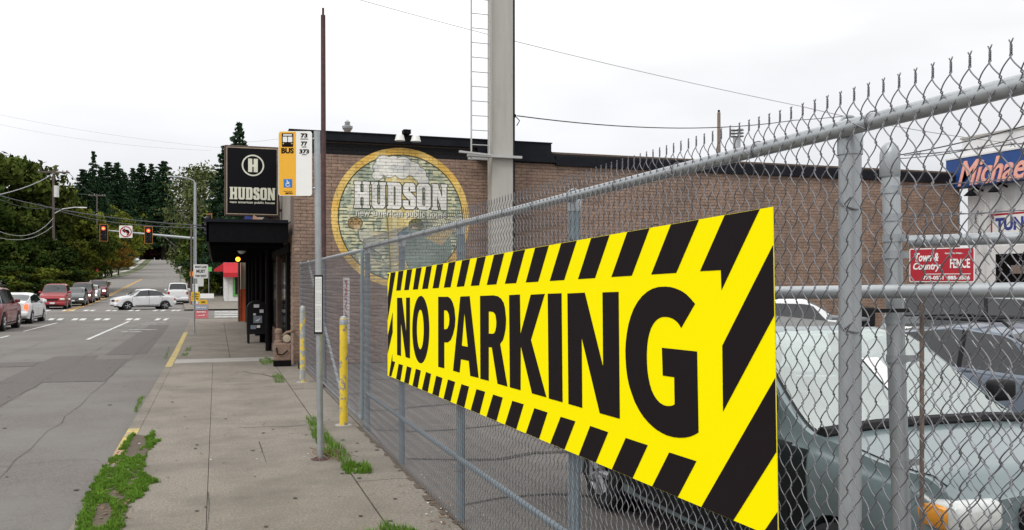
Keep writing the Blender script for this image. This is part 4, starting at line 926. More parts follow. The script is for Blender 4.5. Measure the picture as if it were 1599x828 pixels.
cf = atD(497.7, 475.5, d - .04 - .0165); m_ = ss([rect(-5.2 * k2_, -43 * k2_, 5.2 * k2_, 43 * k2_)], cf); m_.build('timetable', 'siding', bs)
m_ = MB(); nrm_ = rx.cross(Vector((0, 0, 1)))
for k in range(34):
    zz = (39 - k * 2.35) * k2_
    if k % 9 == 8: continue
    vs, fs = curve_data('text', random.choice(['5:42 5:57 6:12', '6:27 6:42 6:57', '7:10 7:25 7:40', 'Mon to Fri']), 1, 0, extrude=.0006); put(m_, (vs, fs), cf + nrm_ * .0018 + Vector((0, 0, zz)), rx, (0, 0, 1), w=8.6 * k2_, h=1.1 * k2_)
m_.build('timetable_print', 'board_grey', bs)

# tall rusty mast behind the bus pole
dm = 17.0; a_ = atD(505, 24, dm); b_ = atD(506.5, 440, dm)
ms = thing('rusty_mast', 'thin tall rust brown mast rising behind the bus stop pole', 'mast', (b_.x, b_.y, 0))
MB().cyl((b_.x, b_.y, 0), a_, .052, .046, 10).build('mast', 'rust_steel', ms, smooth=True); MB().cyl(a_, a_ + Vector((0, 0, .14)), .022, n=8).build('tip', 'rust_steel', ms)

# inner gate behind the fence at right ---------------------------------------
ig = thing('inner_gate', 'galvanised inner gate with capped post and barbed wire behind the nearest fence panel', 'gate', atD(1400, 600, 3.7) * Vector((1, 1, 0)) if False else (2.7, 3.0, 0))
def post(u0, v0, u1, v1, dd, r, nm='post'):
    a_, b_ = atD(u0, v0, dd), atD(u1, v1, dd); MB().cyl(b_, a_, r, n=22).build(nm, 'bright_steel', ig, smooth=True); return a_
pt = post(1390, 240, 1424, 1300, 3.7, .0365)
MB().lathe([(.0385, -.10), (.041, -.095), (.041, -.03), (.04, 0), (.034, .028), (.018, .044), (.001, .05)], (pt.x, pt.y, pt.z)).build('cap', 'steel', ig, smooth=True)
for v_ in (297, 340, 372, 398, 500, 560, 722):
    uu = 1390 + (v_ - 240) * 34 / 1060; q_ = atD(uu, v_, 3.7); MB().lathe([(.038, -.016), (.041, -.016), (.041, .016), (.038, .016)], q_).build('band', 'steel', ig)
    if v_ > 350: MB().box(q_.x + .02, q_.x + .11, q_.y - .02, q_.y - .012, q_.z - .014, q_.z + .014).build('strap', 'steel', ig)
gd = Vector((.38, -.925, 0))                                  # direction of the leaf
def gr(u, v):                                                  # sight line -> point on the leaf plane
    r_ = Vector(ray(u, v)); n_ = Vector((gd.y, -gd.x, 0)); O_ = atD(1402, 500, 3.7); t_ = (n_.dot(O_ - Vector((0, 0, CAM_H)))) / n_.dot(r_); return Vector((0, 0, CAM_H)) + r_ * t_
r1a = gr(1422, 377); r1b = r1a + gd * 1.2
MB().tube([r1a, r1b], .0235, 14).build('top_rail', 'bright_steel', ig, smooth=True)
e1 = gr(1440, 460); MB().tube([Vector((e1.x, e1.y, .1)), Vector((e1.x, e1.y, r1a.z - .02))], .009, 8).build('tension_bar', 'wood', ig)
e2 = r1b; MB().tube([Vector((e2.x, e2.y, .1)), Vector((e2.x, e2.y, r1a.z))], .0235, 12).build('frame_post', 'bright_steel', ig, smooth=True)
lm = MB(); s_ = 0.03; i = 0; wA, wB = wire_mb(1, False, True, 21, .0022), wire_mb(-1, False, True, 21, .0022)
nn = Vector((-gd.y, gd.x, 0)); z0l = r1a.z - 21 * DH + .07
while s_ < 1.15:
    src = wA if i % 2 == 0 else wB; O_ = Vector((r1a.x, r1a.y, z0l)) + gd * s_ - nn * .03
    lm.add([O_ + gd * p_[1] + nn * p_[0] + Vector((0, 0, p_[2])) for p_ in src.v], src.f); s_ += pitch; i += 1
o = lm.build('wire_mesh', 'wire_steel', ig); o['kind'] = 'stuff'
bw = MB()
for v_ in (292, 338, 243):
    a_ = gr(1412, v_); pts = [a_ + gd * (k * .06) + Vector((0, 0, -.004 * math.sin(k * .35) - .0)) for k in range(22)]; 
    bw.tube(pts, .0022, 4); bw.tube([p_ + Vector((0, 0, .004 * math.sin(k * 2.2))) + nn * .004 * math.cos(k * 2.2) for k, p_ in enumerate(pts)], .0018, 4)
    for k in range(1, 20, 2):
        c_ = pts[k]
        for a in (.7, 2.3, -.9): bw.tube([c_ - (gd * math.cos(a) + Vector((0, 0, math.sin(a)))) * .014, c_ + (gd * math.cos(a) + Vector((0, 0, math.sin(a)))) * .014], .0013, 4)
bw.build('barbed_wire', 'wire_steel', ig)
# separate slide rail seen through the fence
sr = thing('slide_rail', 'thick horizontal grey pipe rail just behind the near fence post', 'rail', (2.2, 2.5, 1.9))
pa, pb = atD(1195, 457.5, 4.05), atD(1640, 452.5, 3.15); MB().tube([pa, pb], .0285, 18).build('pipe', 'bright_steel', sr, smooth=True)
MB().cyl(pa, pa + (pb - pa).normalized() * .06, .032, n=18).build('end_cap', 'steel', sr)
MB().cyl(Vector((pa.x, pa.y, 0)), pa - Vector((0, 0, .02)), .028, n=14).build('support_post', 'blue_steel', sr, smooth=True)
lt = thing('gate_latch', 'black gate latch box on a short rod between two fence posts', 'latch', atD(1350, 495, 3.3))
a_, b_ = atD(1296, 496, 3.1), atD(1356, 499, 3.4); MB().tube([a_, b_], .009, 10).build('rod', 'steel', lt)
MB().rbox(atD(1350, 495, 3.4), (.07, .05, .075), .008).build('box', 'trim_black', lt); MB().box(*[w for w in (b_.x - .02, b_.x + .2, b_.y, b_.y + .02, b_.z + .025, b_.z + .04)]).build('bar', 'trim_black', lt)
# fence company sign on the leaf
c0, c1 = gr(1428.5, 389), gr(1530, 439); fs_w = (Vector((c1.x, c1.y, 0)) - Vector((c0.x, c0.y, 0))).length
cm = (c0 + c1) / 2; zt_, zb_ = gr(1428.5, 389).z, gr(1428.5, 440.5).z; hS = zt_ - zb_
fsn = thing('company_sign', 'small red sign with white Town & Country FENCE lettering wired to the inner gate', 'sign', (cm.x, cm.y, zb_))
nf = gd.cross(Vector((0, 0, 1))); cen = Vector(((c0.x + c1.x) / 2, (c0.y + c1.y) / 2, (zt_ + zb_) / 2)) + nf * .045
def fsm(loops_, off): m_ = MB(); vs, fs = curve_data('c', loops_, extrude=.0006); m_.add([cen + gd * v.x + Vector((0, 0, v.y)) + nf * (v.z + off) for v in vs], fs); return m_
fsm([rr(fs_w, hS, .006)], 0).build('plate', 'white_sign', fsn); fsm([rr(fs_w - .008, hS - .008, .004)], .0014).build('red_face', 'sign_red', fsn)
m_ = MB(); U = fs_w / 101.0; V = hS / 51.0
def ft(s, u, v, w, h, bold=.02, shear=0): text(m_, s, cen + gd * ((u - 1479) * U) + Vector((0, 0, (414 - v) * V)) + nf * .0030, gd, (0, 0, 1), w=w * U, h=h * V, bold=bold, shear=shear, ex=.0005)
ft('Town &', 1457, 402, 38, 13, .03, .3); ft('Country', 1457, 417, 44, 14, .03, .3); ft('FENCE', 1508, 412, 30, 14, .03); ft('775-0531  885-3566', 1487, 433, 72, 6, .04); ft('Quality by design...', 1499, 397, 28, 3, .03)
vs, fs = curve_data('c', [rect(-.5, -.5, .5, .5)], extrude=.0005); put(m_, (vs, fs), cen + gd * (1488 - 1479) * U + Vector((0, 0, (414 - 427.5) * V)) + nf * .003, gd, (0, 0, 1), w=72 * U, h=1.0 * V)
m_.build('print', 'white_sign', fsn)
# ================================================================ GARAGE (right)
GXX = 22.6
gar = thing('repair_garage', 'white metal-clad repair garage with a blue fascia at the right edge', 'building', (24, 20, 0))
MB().box(GXX, GXX + 12, 8, 21.85, -.1, 5.3).build('wall', 'siding', gar)
rb = MB()
for y in arange(8, 21.8, .22): rb.box(GXX - .02, GXX, y, y + .05, 2.9, 5.1)
o = rb.build('cladding_ribs', 'siding', gar)
fz0, fz1 = 4.98, 5.88
MB().box(GXX - .45, GXX + .1, 8, 22.3, fz0, fz1).build('fascia', 'fascia_blue', gar)
MB().box(GXX - .47, GXX + .1, 8, 22.32, fz1, fz1 + .05).build('fascia_cap', 'siding', gar)
MB().box(GXX - .2, GXX + 6, 8, 21.9, fz1 + .05, 6.5).build('parapet', 'siding', gar); MB().box(GXX - .24, GXX + 6, 7.9, 21.95, 6.5, 6.56).build('parapet_cap', 'tower_paint', gar)
m_ = MB(); c = onX(1562, 266, GXX - .46)
text(m_, "Michaels", (GXX - .455, 20.3, 5.38), (0, -1, 0), (0, 0, 1), w=3.0, h=.78, bold=.018, shear=.4, ex=.03); m_.build('lettering', 'pink_letter', gar)
dr = MB().box(GXX - .06, GXX + .02, 14.0, 21.1, -.0, 3.1).build('garage_door_frame', 'white_paint', gar)
MB().box(GXX - .075, GXX - .062, 14.3, 20.75, .0, 2.85).build('doorway_dark_panel', 'facade_dark', dr); MB().box(GXX - .09, GXX - .077, 14.3, 20.2, 2.25, 2.5).build('door_rail', 'wood', dr)  # solid near-black panel; the darkness inside the doorway is put into its colour
MB().box(GXX - .095, GXX - .077, 14.3, 20.2, 1.5, 1.62).build('door_rail', 'wood', dr)
for u, v in ((1528, 303), (1566, 297)):
    p = onX(u, v, GXX - .2); lp = thing('wall_lamp', 'black gooseneck lamp on the white garage wall, %s of two' % ('left' if u < 1540 else 'right'), 'lamp', p)
    MB().tube([(GXX, p.y, p.z + .1), (GXX - .3, p.y, p.z + .2), (GXX - .5, p.y, p.z + .05)], .03).build('arm', 'black_metal', lp); MB().lathe([(.04, .1), (.2, -.06), (.19, -.06), (.03, .08)], (GXX - .5, p.y, p.z)).build('lamp_shade', 'black_metal', lp)
t_ = thing('tune_up_sign', 'white board with red border and blue TUNE-UPS lettering on the garage wall', 'sign', (GXX - .05, 19.6, 3.7))
MB().box(GXX - .05, GXX - .022, 18.4, 20.95, 3.42, 4.08).build('board', 'sign_red', t_); MB().box(GXX - .056, GXX - .05, 18.46, 20.89, 3.48, 4.02).build('face', 'white_sign', t_)
m_ = MB(); text(m_, 'TUNE-UPS', (GXX - .058, 19.68, 3.75), (0, -1, 0), (0, 0, 1), w=2.2, h=.4, bold=.05); m_.build('print', 'sign_navy', t_)
bk = thing('blue_bin', 'blue plastic bin standing before the garage wall', 'bin', (20.5, 19.5, 0)); MB().rbox((20.5, 19.5, .75), (.9, .7, 1.3), .08).build('body', 'fascia_blue', bk, smooth=True); MB().rbox((20.5, 19.5, 1.44), (.98, .78, .1), .04).build('lid', 'fascia_blue', bk)
p = onY(1338, 331, 21.9); wl = thing('wall_spot', 'small flood lamp fixed on the right half of the brick wall', 'lamp', p); MB().rbox(p, (.16, .2, .12), .03).build('housing', 'pipe_brown', wl); MB().cyl(p, p + Vector((0, .12, .05)), .03, n=8).build('arm', 'black_metal', wl)

# ================================================================ CARS
def interp(P_, x):
    if x <= P_[0][0]: return P_[0][1]
    for (a, va), (b, vb) in zip(P_, P_[1:]):
        if x <= b:
            t = (x - a) / (b - a); t = t * t * (3 - 2 * t) * .5 + t * .5; return va + (vb - va) * t
    return P_[-1][1]
KINDS = {
 'sedan': dict(L=4.5, W=1.72, top=[(0, .92), (.03, 1.03), (.13, 1.07), (.16, 1.10), (.32, 1.42), (.45, 1.48), (.585, 1.44), (.765, 1.02), (.82, .98), (.965, .86), (1, .76)], belt=[(0, .82), (.03, .93), (.2, .98), (.75, .94), (.96, .83), (1, .72)], wh=(.185, .81), wr=.31, glass=(.19, .725), ws=(.60, .755), rg=(.165, .31), bp=.46),
 'hatch': dict(L=4.4, W=1.74, top=[(0, 1.02), (.015, 1.10), (.03, 1.14), (.22, 1.40), (.42, 1.50), (.56, 1.45), (.78, 1.02), (.84, .97), (.97, .76), (1, .6)], belt=[(0, .92), (.03, 1.02), (.3, 1.0), (.78, .95), (.96, .74), (1, .56)], wh=(.19, .81), wr=.31, glass=(.14, .74), ws=(.58, .77), rg=(.035, .2), bp=.45),
 'suv': dict(L=4.5, W=1.82, top=[(0, 1.15), (.01, 1.25), (.035, 1.72), (.06, 1.80), (.3, 1.85), (.55, 1.80), (.70, 1.20), (.74, 1.16), (.97, 1.02), (1, .8)], belt=[(0, 1.05), (.02, 1.12), (.7, 1.10), (.96, 1.0), (1, .78)], wh=(.18, .81), wr=.37, glass=(.06, .66), ws=(.565, .695), rg=(.0115, .034), bp=.42),
 'van': dict(L=4.75, W=1.88, top=[(0, .95), (.015, 1.12), (.08, 1.66), (.12, 1.70), (.35, 1.74), (.58, 1.71), (.605, 1.69), (.79, 1.15), (.82, 1.14), (.96, 1.06), (1, .94)], belt=[(0, .9), (.02, 1.02), (.4, 1.05), (.80, 1.07), (.95, 1.0), (1, .88)], wh=(.19, .845), wr=.335, glass=(.1, .745), ws=(.612, .785), rg=(.02, .075), bp=.42),
}
def car(name, kind, label, paint_m, loc, heading, near=False, lit=None, tail=None, glass='glass_dark', rack=False, cat='car', clad=None, group=None, wscale=1.0, plate=True, lscale=1.0):
    K = KINDS[kind]; L, W = K['L'] * lscale, K['W'] * wscale / 2; root = thing(name, label, cat, loc, 0, group)
    wc_ = [(-L / 2 + f * L) for f in K['wh']]; rw = K['wr']; arch = rw + .06
    def prof(f, s):      # f 0..1 rear->front, s 0..1 along half section from sill to roof centre
        x = -L / 2 + f * L; e_ = min(f, 1 - f)
        w = W * (1 - .16 * max(0, 1 - e_ / .13) ** 2.2) * (1 - .012 * abs(f - .5) * 2)
        zt = interp(K['top'], f); zb_ = min(interp(K['belt'], f), zt - .012); zs = .26 + .10 * max(0, 1 - e_ / .06)
        for xc in wc_:
            if abs(x - xc) < arch: zs = max(zs, rw + math.sqrt(max(0, arch ** 2 - (x - xc) ** 2)) - .02)
        zs = min(zs, zb_ - .08); h = max(0, zt - zb_); wr_ = max(w * .96 - .27 * h, .3)
        C = [(w * .955, zs), (w * .985, zs + (zb_ - zs) * .3), (w * 1.0, zs + (zb_ - zs) * .65), (w * .985, zb_ - .03), (w * .955, zb_), (wr_ + (w * .955 - wr_) * .1, zb_ + h * .9), (wr_ * .93, zt - .006 - .012 * min(1, h * 3)), (wr_ * .55, zt + .012 * min(1, h * 4) + .012), (0, zt + .02)]
        k = s * (len(C) - 1); i = min(int(k), len(C) - 2); t = k - i
        return Vector((x, C[i][0] + (C[i + 1][0] - C[i][0]) * t, C[i][1] + (C[i + 1][1] - C[i][1]) * t))
    nf_ = 110 if near else 46; NS = 16
    def patch_(mb, f0, f1, s0, s1, off, side, nf2=12, ns2=5, shape=None):
        i0 = len(mb.v)
        for a in range(nf2 + 1):
            for b in range(ns2 + 1):
                s = s0 + (s1 - s0) * b / ns2; fa, fb = (f0, f1) if shape is None else shape(b / ns2)
                f = fa + (fb - fa) * a / nf2; p = prof(f, s); e1 = prof(min(f + .004, 1), s) - prof(max(f - .004, 0), s); e2 = prof(f, min(s + .01, 1)) - prof(f, max(s - .01, 0))
                n_ = e1.cross(e2)
                if n_.length < 1e-9: n_ = Vector((0, 1, 0))
                n_.normalize(); 
                if n_.y < -.01 or (abs(n_.y) <= .01 and n_.z < 0): n_ = -n_
                q = p + n_ * off; mb.v.append((q.x, q.y * side, q.z))
        for a in range(nf2):
            for b in range(ns2):
                q = i0 + a * (ns2 + 1) + b; F_ = (q, q + ns2 + 1, q + ns2 + 2, q + 1); mb.f.append(F_ if side < 0 else F_[::-1])
        return mb
    H = Matrix.Rotation(heading, 3, 'Z')
    def fin(mb, nm, m, par=None, smooth=True):
        mb.v = [tuple(H @ Vector(v)) for v in mb.v]; return mb.build(nm, m, par or root, smooth=smooth, world=False)
    def gm_hole(fa, fb, b):
        if glass != 'glass_clear': return False
        k0 = b if b < NS else 2 * NS - 1 - b; sa, sb = k0 / NS, (k0 + 1) / NS; w0, w1 = K['ws']; r0, r1 = K['rg']
        if sa >= .75 and ((fa >= w0 and fb <= w1) or (fa >= r0 and fb <= r1)): return True
        return sa >= .5 and sb <= .626 and ((fa >= K['glass'][0] + .046 and fb <= K['bp'] - .009) or (fa >= K['bp'] + .009 and fb <= w0 - .005))
    body = MB(); idx = []
    fs_ = sorted(set([k / nf_ for k in range(nf_ + 1)] + [.005, .012, .02, .98, .988, .995]))
    ring_n = 2 * NS + 1
    for f in fs_:
        row = [prof(f, k / NS) for k in range(NS + 1)]
        full = [(p.x, -p.y, p.z) for p in row] + [(p.x, p.y, p.z) for p in reversed(row[:-1])]
        body.v += full
    for a in range(len(fs_) - 1):
        for b in range(ring_n - 1):
            if gm_hole(fs_[a], fs_[a + 1], b): continue
            q = a * ring_n + b; body.f.append((q, q + 1, q + ring_n + 1, q + ring_n))
        body.f.append((a * ring_n + ring_n - 1, a * ring_n, (a + 1) * ring_n, (a + 1) * ring_n + ring_n - 1))
    body.f.append(tuple(range(ring_n))[::-1]); body.f.append(tuple(range((len(fs_) - 1) * ring_n, len(fs_) * ring_n)))
    fin(body, 'body', paint_m)
    gm_ = glass
    # windows: belt = s 4/8, roof edge = 5/8
    g0, g1 = K['glass']; bp = K['bp']
    for side in (-1, 1):
        m_ = MB(); lo, hi = (.5, .627) if near else (.508, .62)
        patch_(m_, g0, bp - .008, lo, hi, .007, side, 12, 4, shape=lambda t: (g0 + .045 * t, bp - .008)); fin(m_, 'side_window', 'glass_dark' if not near else gm_)
        m_ = MB(); patch_(m_, bp + .008, g1, lo, hi, .007, side, 12, 4, shape=lambda t: (bp + .008, g1 - (g1 - K['ws'][0]) * t * .92)); fin(m_, 'side_window', 'glass_dark' if not near else gm_)
        m_ = MB(); patch_(m_, bp - .008, bp + .008, lo, hi, .005, side, 2, 3); fin(m_, 'pillar_trim', 'trim_black')
        for f0, f1 in ((g0 + .05, bp - .003), (bp + .003, g1 + .01)):
            dm_ = MB(); patch_(dm_, f0, f1, .06, .49, .004, side, 14, 6)
            dr_ = fin(dm_, 'door', clad if (clad and near) else paint_m)
            hd = MB(); p = prof(f0 + .03, .42); hd.rbox((p.x, (p.y + .015) * side, p.z), (.16, .03, .03), .01); fin(hd, 'handle', paint_m, dr_)
        sm = MB()
        for f in (g0 + .05, bp, g1 + .013): patch_(sm, f - .0016, f + .0016, .04, .49, .0055, side, 1, 6)
        patch_(sm, g0 + .05, g1 + .01, .02, .05, .0055, side, 10, 1); fin(sm, 'door_seam', 'trim_black')
        mi = MB(); p = prof(g1 - .02, .52); mi.rbox((p.x, (p.y + .12) * side, p.z + (.19 if near else .08)), (.12, .20, .15), .04, 3); mo = fin(mi, 'mirror', 'trim_black' if near else paint_m)
    for a, b, nm in ((K['ws'][0], K['ws'][1], 'windscreen'), (K['rg'][0], K['rg'][1], 'rear_window')):
        m_ = MB()
        for side in (-1, 1): patch_(m_, a, b, .735 if near else .70, 1.0, .007, side, 8, 6)
        wn_ = fin(m_, nm, gm_)
        m_ = MB()
        for side in (-1, 1): patch_(m_, a - .004, b + .006, .700 if near else .68, .752 if near else .70, .0062, side, 8, 1); 
        for side in (-1, 1): patch_(m_, b, b + .012, .70, 1, .006, side, 1, 6)
        fin(m_, nm + '_seal', 'trim_black')
    # nose and tail
    xf, xr = L / 2, -L / 2; zn = interp(K['top'], 1) - .02; zr = interp(K['top'], 0) - .03
    fin(MB().rbox((xf - .06, 0, .42), (.24, 2 * W * .93, .26), .08, 3), 'front_bumper', paint_m if not clad else 'paint_greysilver')
    fin(MB().rbox((xr + .07, 0, .50), (.24, 2 * W * .93, .26), .08, 3), 'rear_bumper', paint_m)
    fin(MB().rbox((xf + .0, 0, zn - .08), (.06, W * .8, .12), .02), 'grille', 'trim_black')
    fin(MB().rbox((xf + .058, 0, .33), (.03, W * .9, .07), .01), 'air_intake', 'trim_black')
    for s in (-1, 1):
        hl_ = MB().rbox((xf - .07, s * W * .70, zn - .05), (.2, W * .36, .15 if not near else .17), .05, 3); h_ = fin(hl_, 'headlight', lit or 'head_off')
        fin(MB().rbox((xf - .12, s * W * .855, zn - .05), (.2, .10, .12), .03, 2), 'indicator', 'amber_lens', h_)
        tl_ = MB().rbox((xr + .06, s * W * .80, zr - .16), (.12, W * .26, .30 if kind != 'sedan' else .16), .04, 3); fin(tl_, 'taillight', tail or 'tail_red')
        # wheels
        for xc in wc_:
            ty = MB().lathe([(rw * .62, -.10), (rw * .9, -.105), (rw, -.07), (rw, .07), (rw * .9, .105), (rw * .62, .10)], (xc, s * (W - .12), rw), 'Y', 28)
            t2 = fin(ty, 'wheel', 'tyre')
            rm = MB(); yo = s * (W - .12) + s * .09
            rm.lathe([(rw * .64, -.012 * s), (rw * .60, .012 * s), (rw * .56, -.02 * s)], (xc, yo, rw), 'Y', 24); rm.sphere((xc, yo - s * .01, rw), rw * .17, 10, (1, .35, 1))
            for k in range(7 if near else 5):
                a = 2 * math.pi * k / (7 if near else 5); rm.cyl((xc + .1 * rw * math.cos(a), yo, rw + .1 * rw * math.sin(a)), (xc + .6 * rw * math.cos(a), yo - s * .01, rw + .6 * rw * math.sin(a)), rw * .09, rw * .12, 6)
            fin(rm, 'rim', 'rim', t2)
            well = MB().lathe([(.01, 0), (arch * .99, 0), (arch * .99, .03)], (xc, s * (W - .26), rw), 'Y', 20); fin(well, 'wheel_arch', 'trim_black')
    if plate: fin(MB().box(xr - .06, xr - .045, -.16, .16, .62 if kind != 'sedan' else .5, .76 if kind != 'sedan' else .63), 'number_plate', 'plate'); fin(MB().box(xf + .062, xf + .075, -.16, .16, .40, .52), 'number_plate', 'plate')
    fin(MB().box(xr + .25, xf - .25, -W * .85, W * .85, .18, .34), 'underside', 'trim_black', smooth=False)
    if rack:
        zt_ = interp(K['top'], .4)
        for s in (-1, 1): fin(MB().tube([(-L / 2 + .15 * L, s * W * .68, zt_ - .02), (-L / 2 + .17 * L, s * W * .68, zt_ + .07), (-L / 2 + .54 * L, s * W * .68, zt_ + .08), (-L / 2 + .57 * L, s * W * .68, zt_ - .02)], .02, 8), 'roof_rail', 'trim_black')
        for f in (.22, .45): fin(MB().rbox((-L / 2 + f * L, 0, zt_ + .09), (.06, W * 1.4, .03), .01), 'cross_bar', 'trim_black')
    return root, prof, fin, L, W
hd = lambda dx, dy: math.atan2(dy, dx)
# queue on our side, seen from behind
car('parked_car', 'suv', 'red off-road car with grey wheel arches at the left edge, brake light lit', 'paint_maroon', (-9.25, 43.0, -.07), hd(0, 1), tail='tail_lit', rack=True, cat='car')
car('parked_car', 'hatch', 'silver white hatchback with glowing tail light waiting ahead of the red off-roader', 'paint_white', (-9.35, 49.8, -.07), hd(.02, 1), tail='tail_lit')
dsx = .05
def onc(Y, X, kind, pm, label, lit='head_lit', **kw):
    return car('oncoming_car', kind, label, pm, (X, Y, g(Y) - .07), hd(dsx, -1), lit=lit, cat='car', group='cars queuing at the far side of the junction', **kw)
onc(73.2, -11.35, 'suv', 'paint_red', 'red crossover with a chrome nose at the head of the oncoming queue', lit='head_off', wscale=1.0)
onc(79.8, -10.95, 'hatch', 'paint_dark', 'dark green car half hidden right behind the red crossover')
onc(86.3, -11.25, 'suv', 'paint_darkred', 'dark maroon car with lit headlights, third in the oncoming queue')
onc(93.8, -11.6, 'hatch', 'paint_silver', 'silver hatchback with lit headlights, fourth in the oncoming queue')
onc(102.0, -11.75, 'suv', 'paint_darkred', 'dark crossover with lit headlights at the back of the oncoming queue')
pc = onG(227, 485, -.07)
car('crossing_car', 'sedan', 'silver four door saloon turning across the junction', 'paint_lightsilver', (-5.05, 69.6, -.07), hd(-.93, -.36), lscale=.93, wscale=.96)
car('kerb_car', 'suv', 'white van-like car parked by the right kerb beyond the junction', 'paint_white', (-3.2, 82.5, g(82) - .07), hd(-.05, 1), tail='tail_red', cat='car')
car('kerb_car', 'sedan', 'pale car parked ahead of the white one up the hill', 'paint_silver', (-3.55, 94, g(94) - .07), hd(-.05, 1), cat='car')
# vehicles in the lot
HV = Vector((.342, -.94)); HVw = Vector((HV.x * cs + HV.y * sn * -1 * -1, 0))      # heading given in camera axes
def camdir(r_, f_): return Vector((r_ * cs + f_ * sn, -r_ * sn + f_ * cs))
def campt(r_, f_): return Vector((r_ * cs + f_ * sn, -r_ * sn + f_ * cs))
h2 = camdir(.342, -.94); nx = camdir(.94, .342)                                      # nx: to the image right of the car
org = campt(1.78, 5.30) + nx * .90                                                   # centre line at the cowl
KV = KINDS['van']; cowl = (-.5 + .79) * KV['L']; ctr = org - h2 * cowl
van, vprof, vfin, VL, VW = car('people_carrier', 'van', 'sage grey people carrier parked nose-on right behind the fence', 'paint_sage', (ctr.x, ctr.y, -.02), hd(h2.x, h2.y), near=True, glass='glass_clear', clad='van_side_dark', cat='people carrier')
def on_glass(f, s, off, side=1):
    p = vprof(f, s); e1 = vprof(f + .004, s) - vprof(f - .004, s); e2 = vprof(f, s + .005) - vprof(f, s - .005); n_ = e1.cross(e2).normalized(); n_ = n_ if n_.z > 0 else -n_; q = p + n_ * off; return Vector((q.x, q.y * side, q.z))
m_ = MB(); fx = lambda f: (f - .5) * KV['L']
m_.rbox((fx(.735), 0, .98), (.55, 1.5, .22), .06, 3); vfin(m_, 'dashboard', 'trim_black')
for sy_ in (-.40, .40):
    for f_ in (.52, .34):
        m_ = MB().rbox((fx(f_), sy_, 1.0), (.16, .50, .62), .07, 3); m_.rbox((fx(f_) - .02, sy_, 1.42), (.11, .26, .18), .05, 3); m_.rbox((fx(f_) + .25, sy_, .68), (.5, .5, .16), .06, 2); vfin(m_, 'seat', 'facade_beige')
m_ = MB(); c_ = Vector((fx(.675), -.40, 1.08)); m_.tube([c_ + Vector((-.07 * math.sin(a), .18 * math.cos(a), .165 * math.sin(a))) for a in [R(q) for q in range(0, 375, 15)]], .014, 6); m_.tube([c_ + Vector((0, -.17, 0)), c_, c_ + Vector((0, .17, 0))], .016, 6); m_.tube([c_, c_ + Vector((.2, 0, -.1))], .03, 8); vfin(m_, 'steering_wheel', 'trim_black')
vfin(MB().box(fx(.08), fx(.78), -.82, .82, .40, .56), 'floor', 'facade_dark', smooth=False)
m_ = MB().rbox((fx(.655), 0, 1.52), (.03, .22, .07), .012); vfin(m_, 'rear_view_mirror', 'trim_black')
m_ = MB()
for pts in ([(.802, .9, 1), (.80, .80, 1), (.785, .76, 1)], [(.803, .82, -1), (.80, .95, -1), (.79, .96, 1)]):
    m_.tube([on_glass(f, s, .03, sd_) for f, s, sd_ in pts], [.012, .010, .006], 6)
vfin(m_, 'wiper', 'trim_black')
m_ = MB(); L0_ = [on_glass(.80, .70 + .3 * k / 8, .012, s_) for s_ in (-1,) for k in range(9)] + [on_glass(.80, 1 - .3 * k / 8, .012, 1) for k in range(1, 9)]
m_.tube(L0_, .042, 8); vfin(m_, 'cowl_grille', 'trim_black')
m_ = MB(); seam = [on_glass(.83 + .145 * k / 10, .735, .003, s_) for s_ in (1,) for k in range(11)]; m_.tube(seam, .004, 4); seam = [on_glass(.83 + .145 * k / 10, .735, .003, -1) for k in range(11)]; m_.tube(seam, .004, 4); vfin(m_, 'bonnet_seam', 'trim_black')
m_ = MB(); c_ = on_glass(.70, .985, .014, 1); a_, b_ = on_glass(.675, .985, .014, 1), on_glass(.73, .985, .014, 1); w_ = on_glass(.70, .965, .014, 1) - c_
m_.add([a_ - w_, a_ + w_, b_ + w_, b_ - w_], [(0, 1, 2, 3)]); vfin(m_, 'price_sheet', 'siding')
m_ = MB(); p_ = vprof(.70, .25); m_.sphere((p_.x, -(p_.y + .01), p_.z + .05), .03, 10, (1, .4, 1)); vfin(m_, 'side_marker', 'head_off')
m_ = MB()
for k in range(1):
    n0 = len(m_.v)
    for a in range(41):
        for b in range(7):
            q_ = vprof(.2 + .595 * a / 40, .04 + .40 * b / 6); m_.v.append((q_.x, -(q_.y + .006), q_.z))
    for a in range(40):
        for b in range(6): q_ = n0 + a * 7 + b; m_.f.append((q_, q_ + 7, q_ + 8, q_ + 1))
vfin(m_, 'dark_side_skin', 'van_side_dark')  # near-black skin over the lower side, darker than the body paint
h3 = camdir(.42, -.9); c3 = campt(6.5, 11.2)
car('estate_car', 'hatch', 'blue grey estate car with roof rails behind the people carrier', 'paint_blue', (c3.x, c3.y, -.02), hd(h3.x, h3.y), near=True, glass='glass_dark', rack=True, wscale=1.08)
bpy.context.view_layer.update()
c4 = campt(5.2, 17.5); car('white_van', 'van', 'white van standing near the brick wall, seen above the people carrier roof', 'paint_white', (c4.x, c4.y, -.02), hd(.9, -.4), cat='van')
c5 = campt(9.8, 17.5); car('lot_car', 'suv', 'pale grey off-roader with roof rails before the garage', 'paint_greysilver', (c5.x, c5.y, -.02), hd(.7, -.7), rack=True, cat='car')

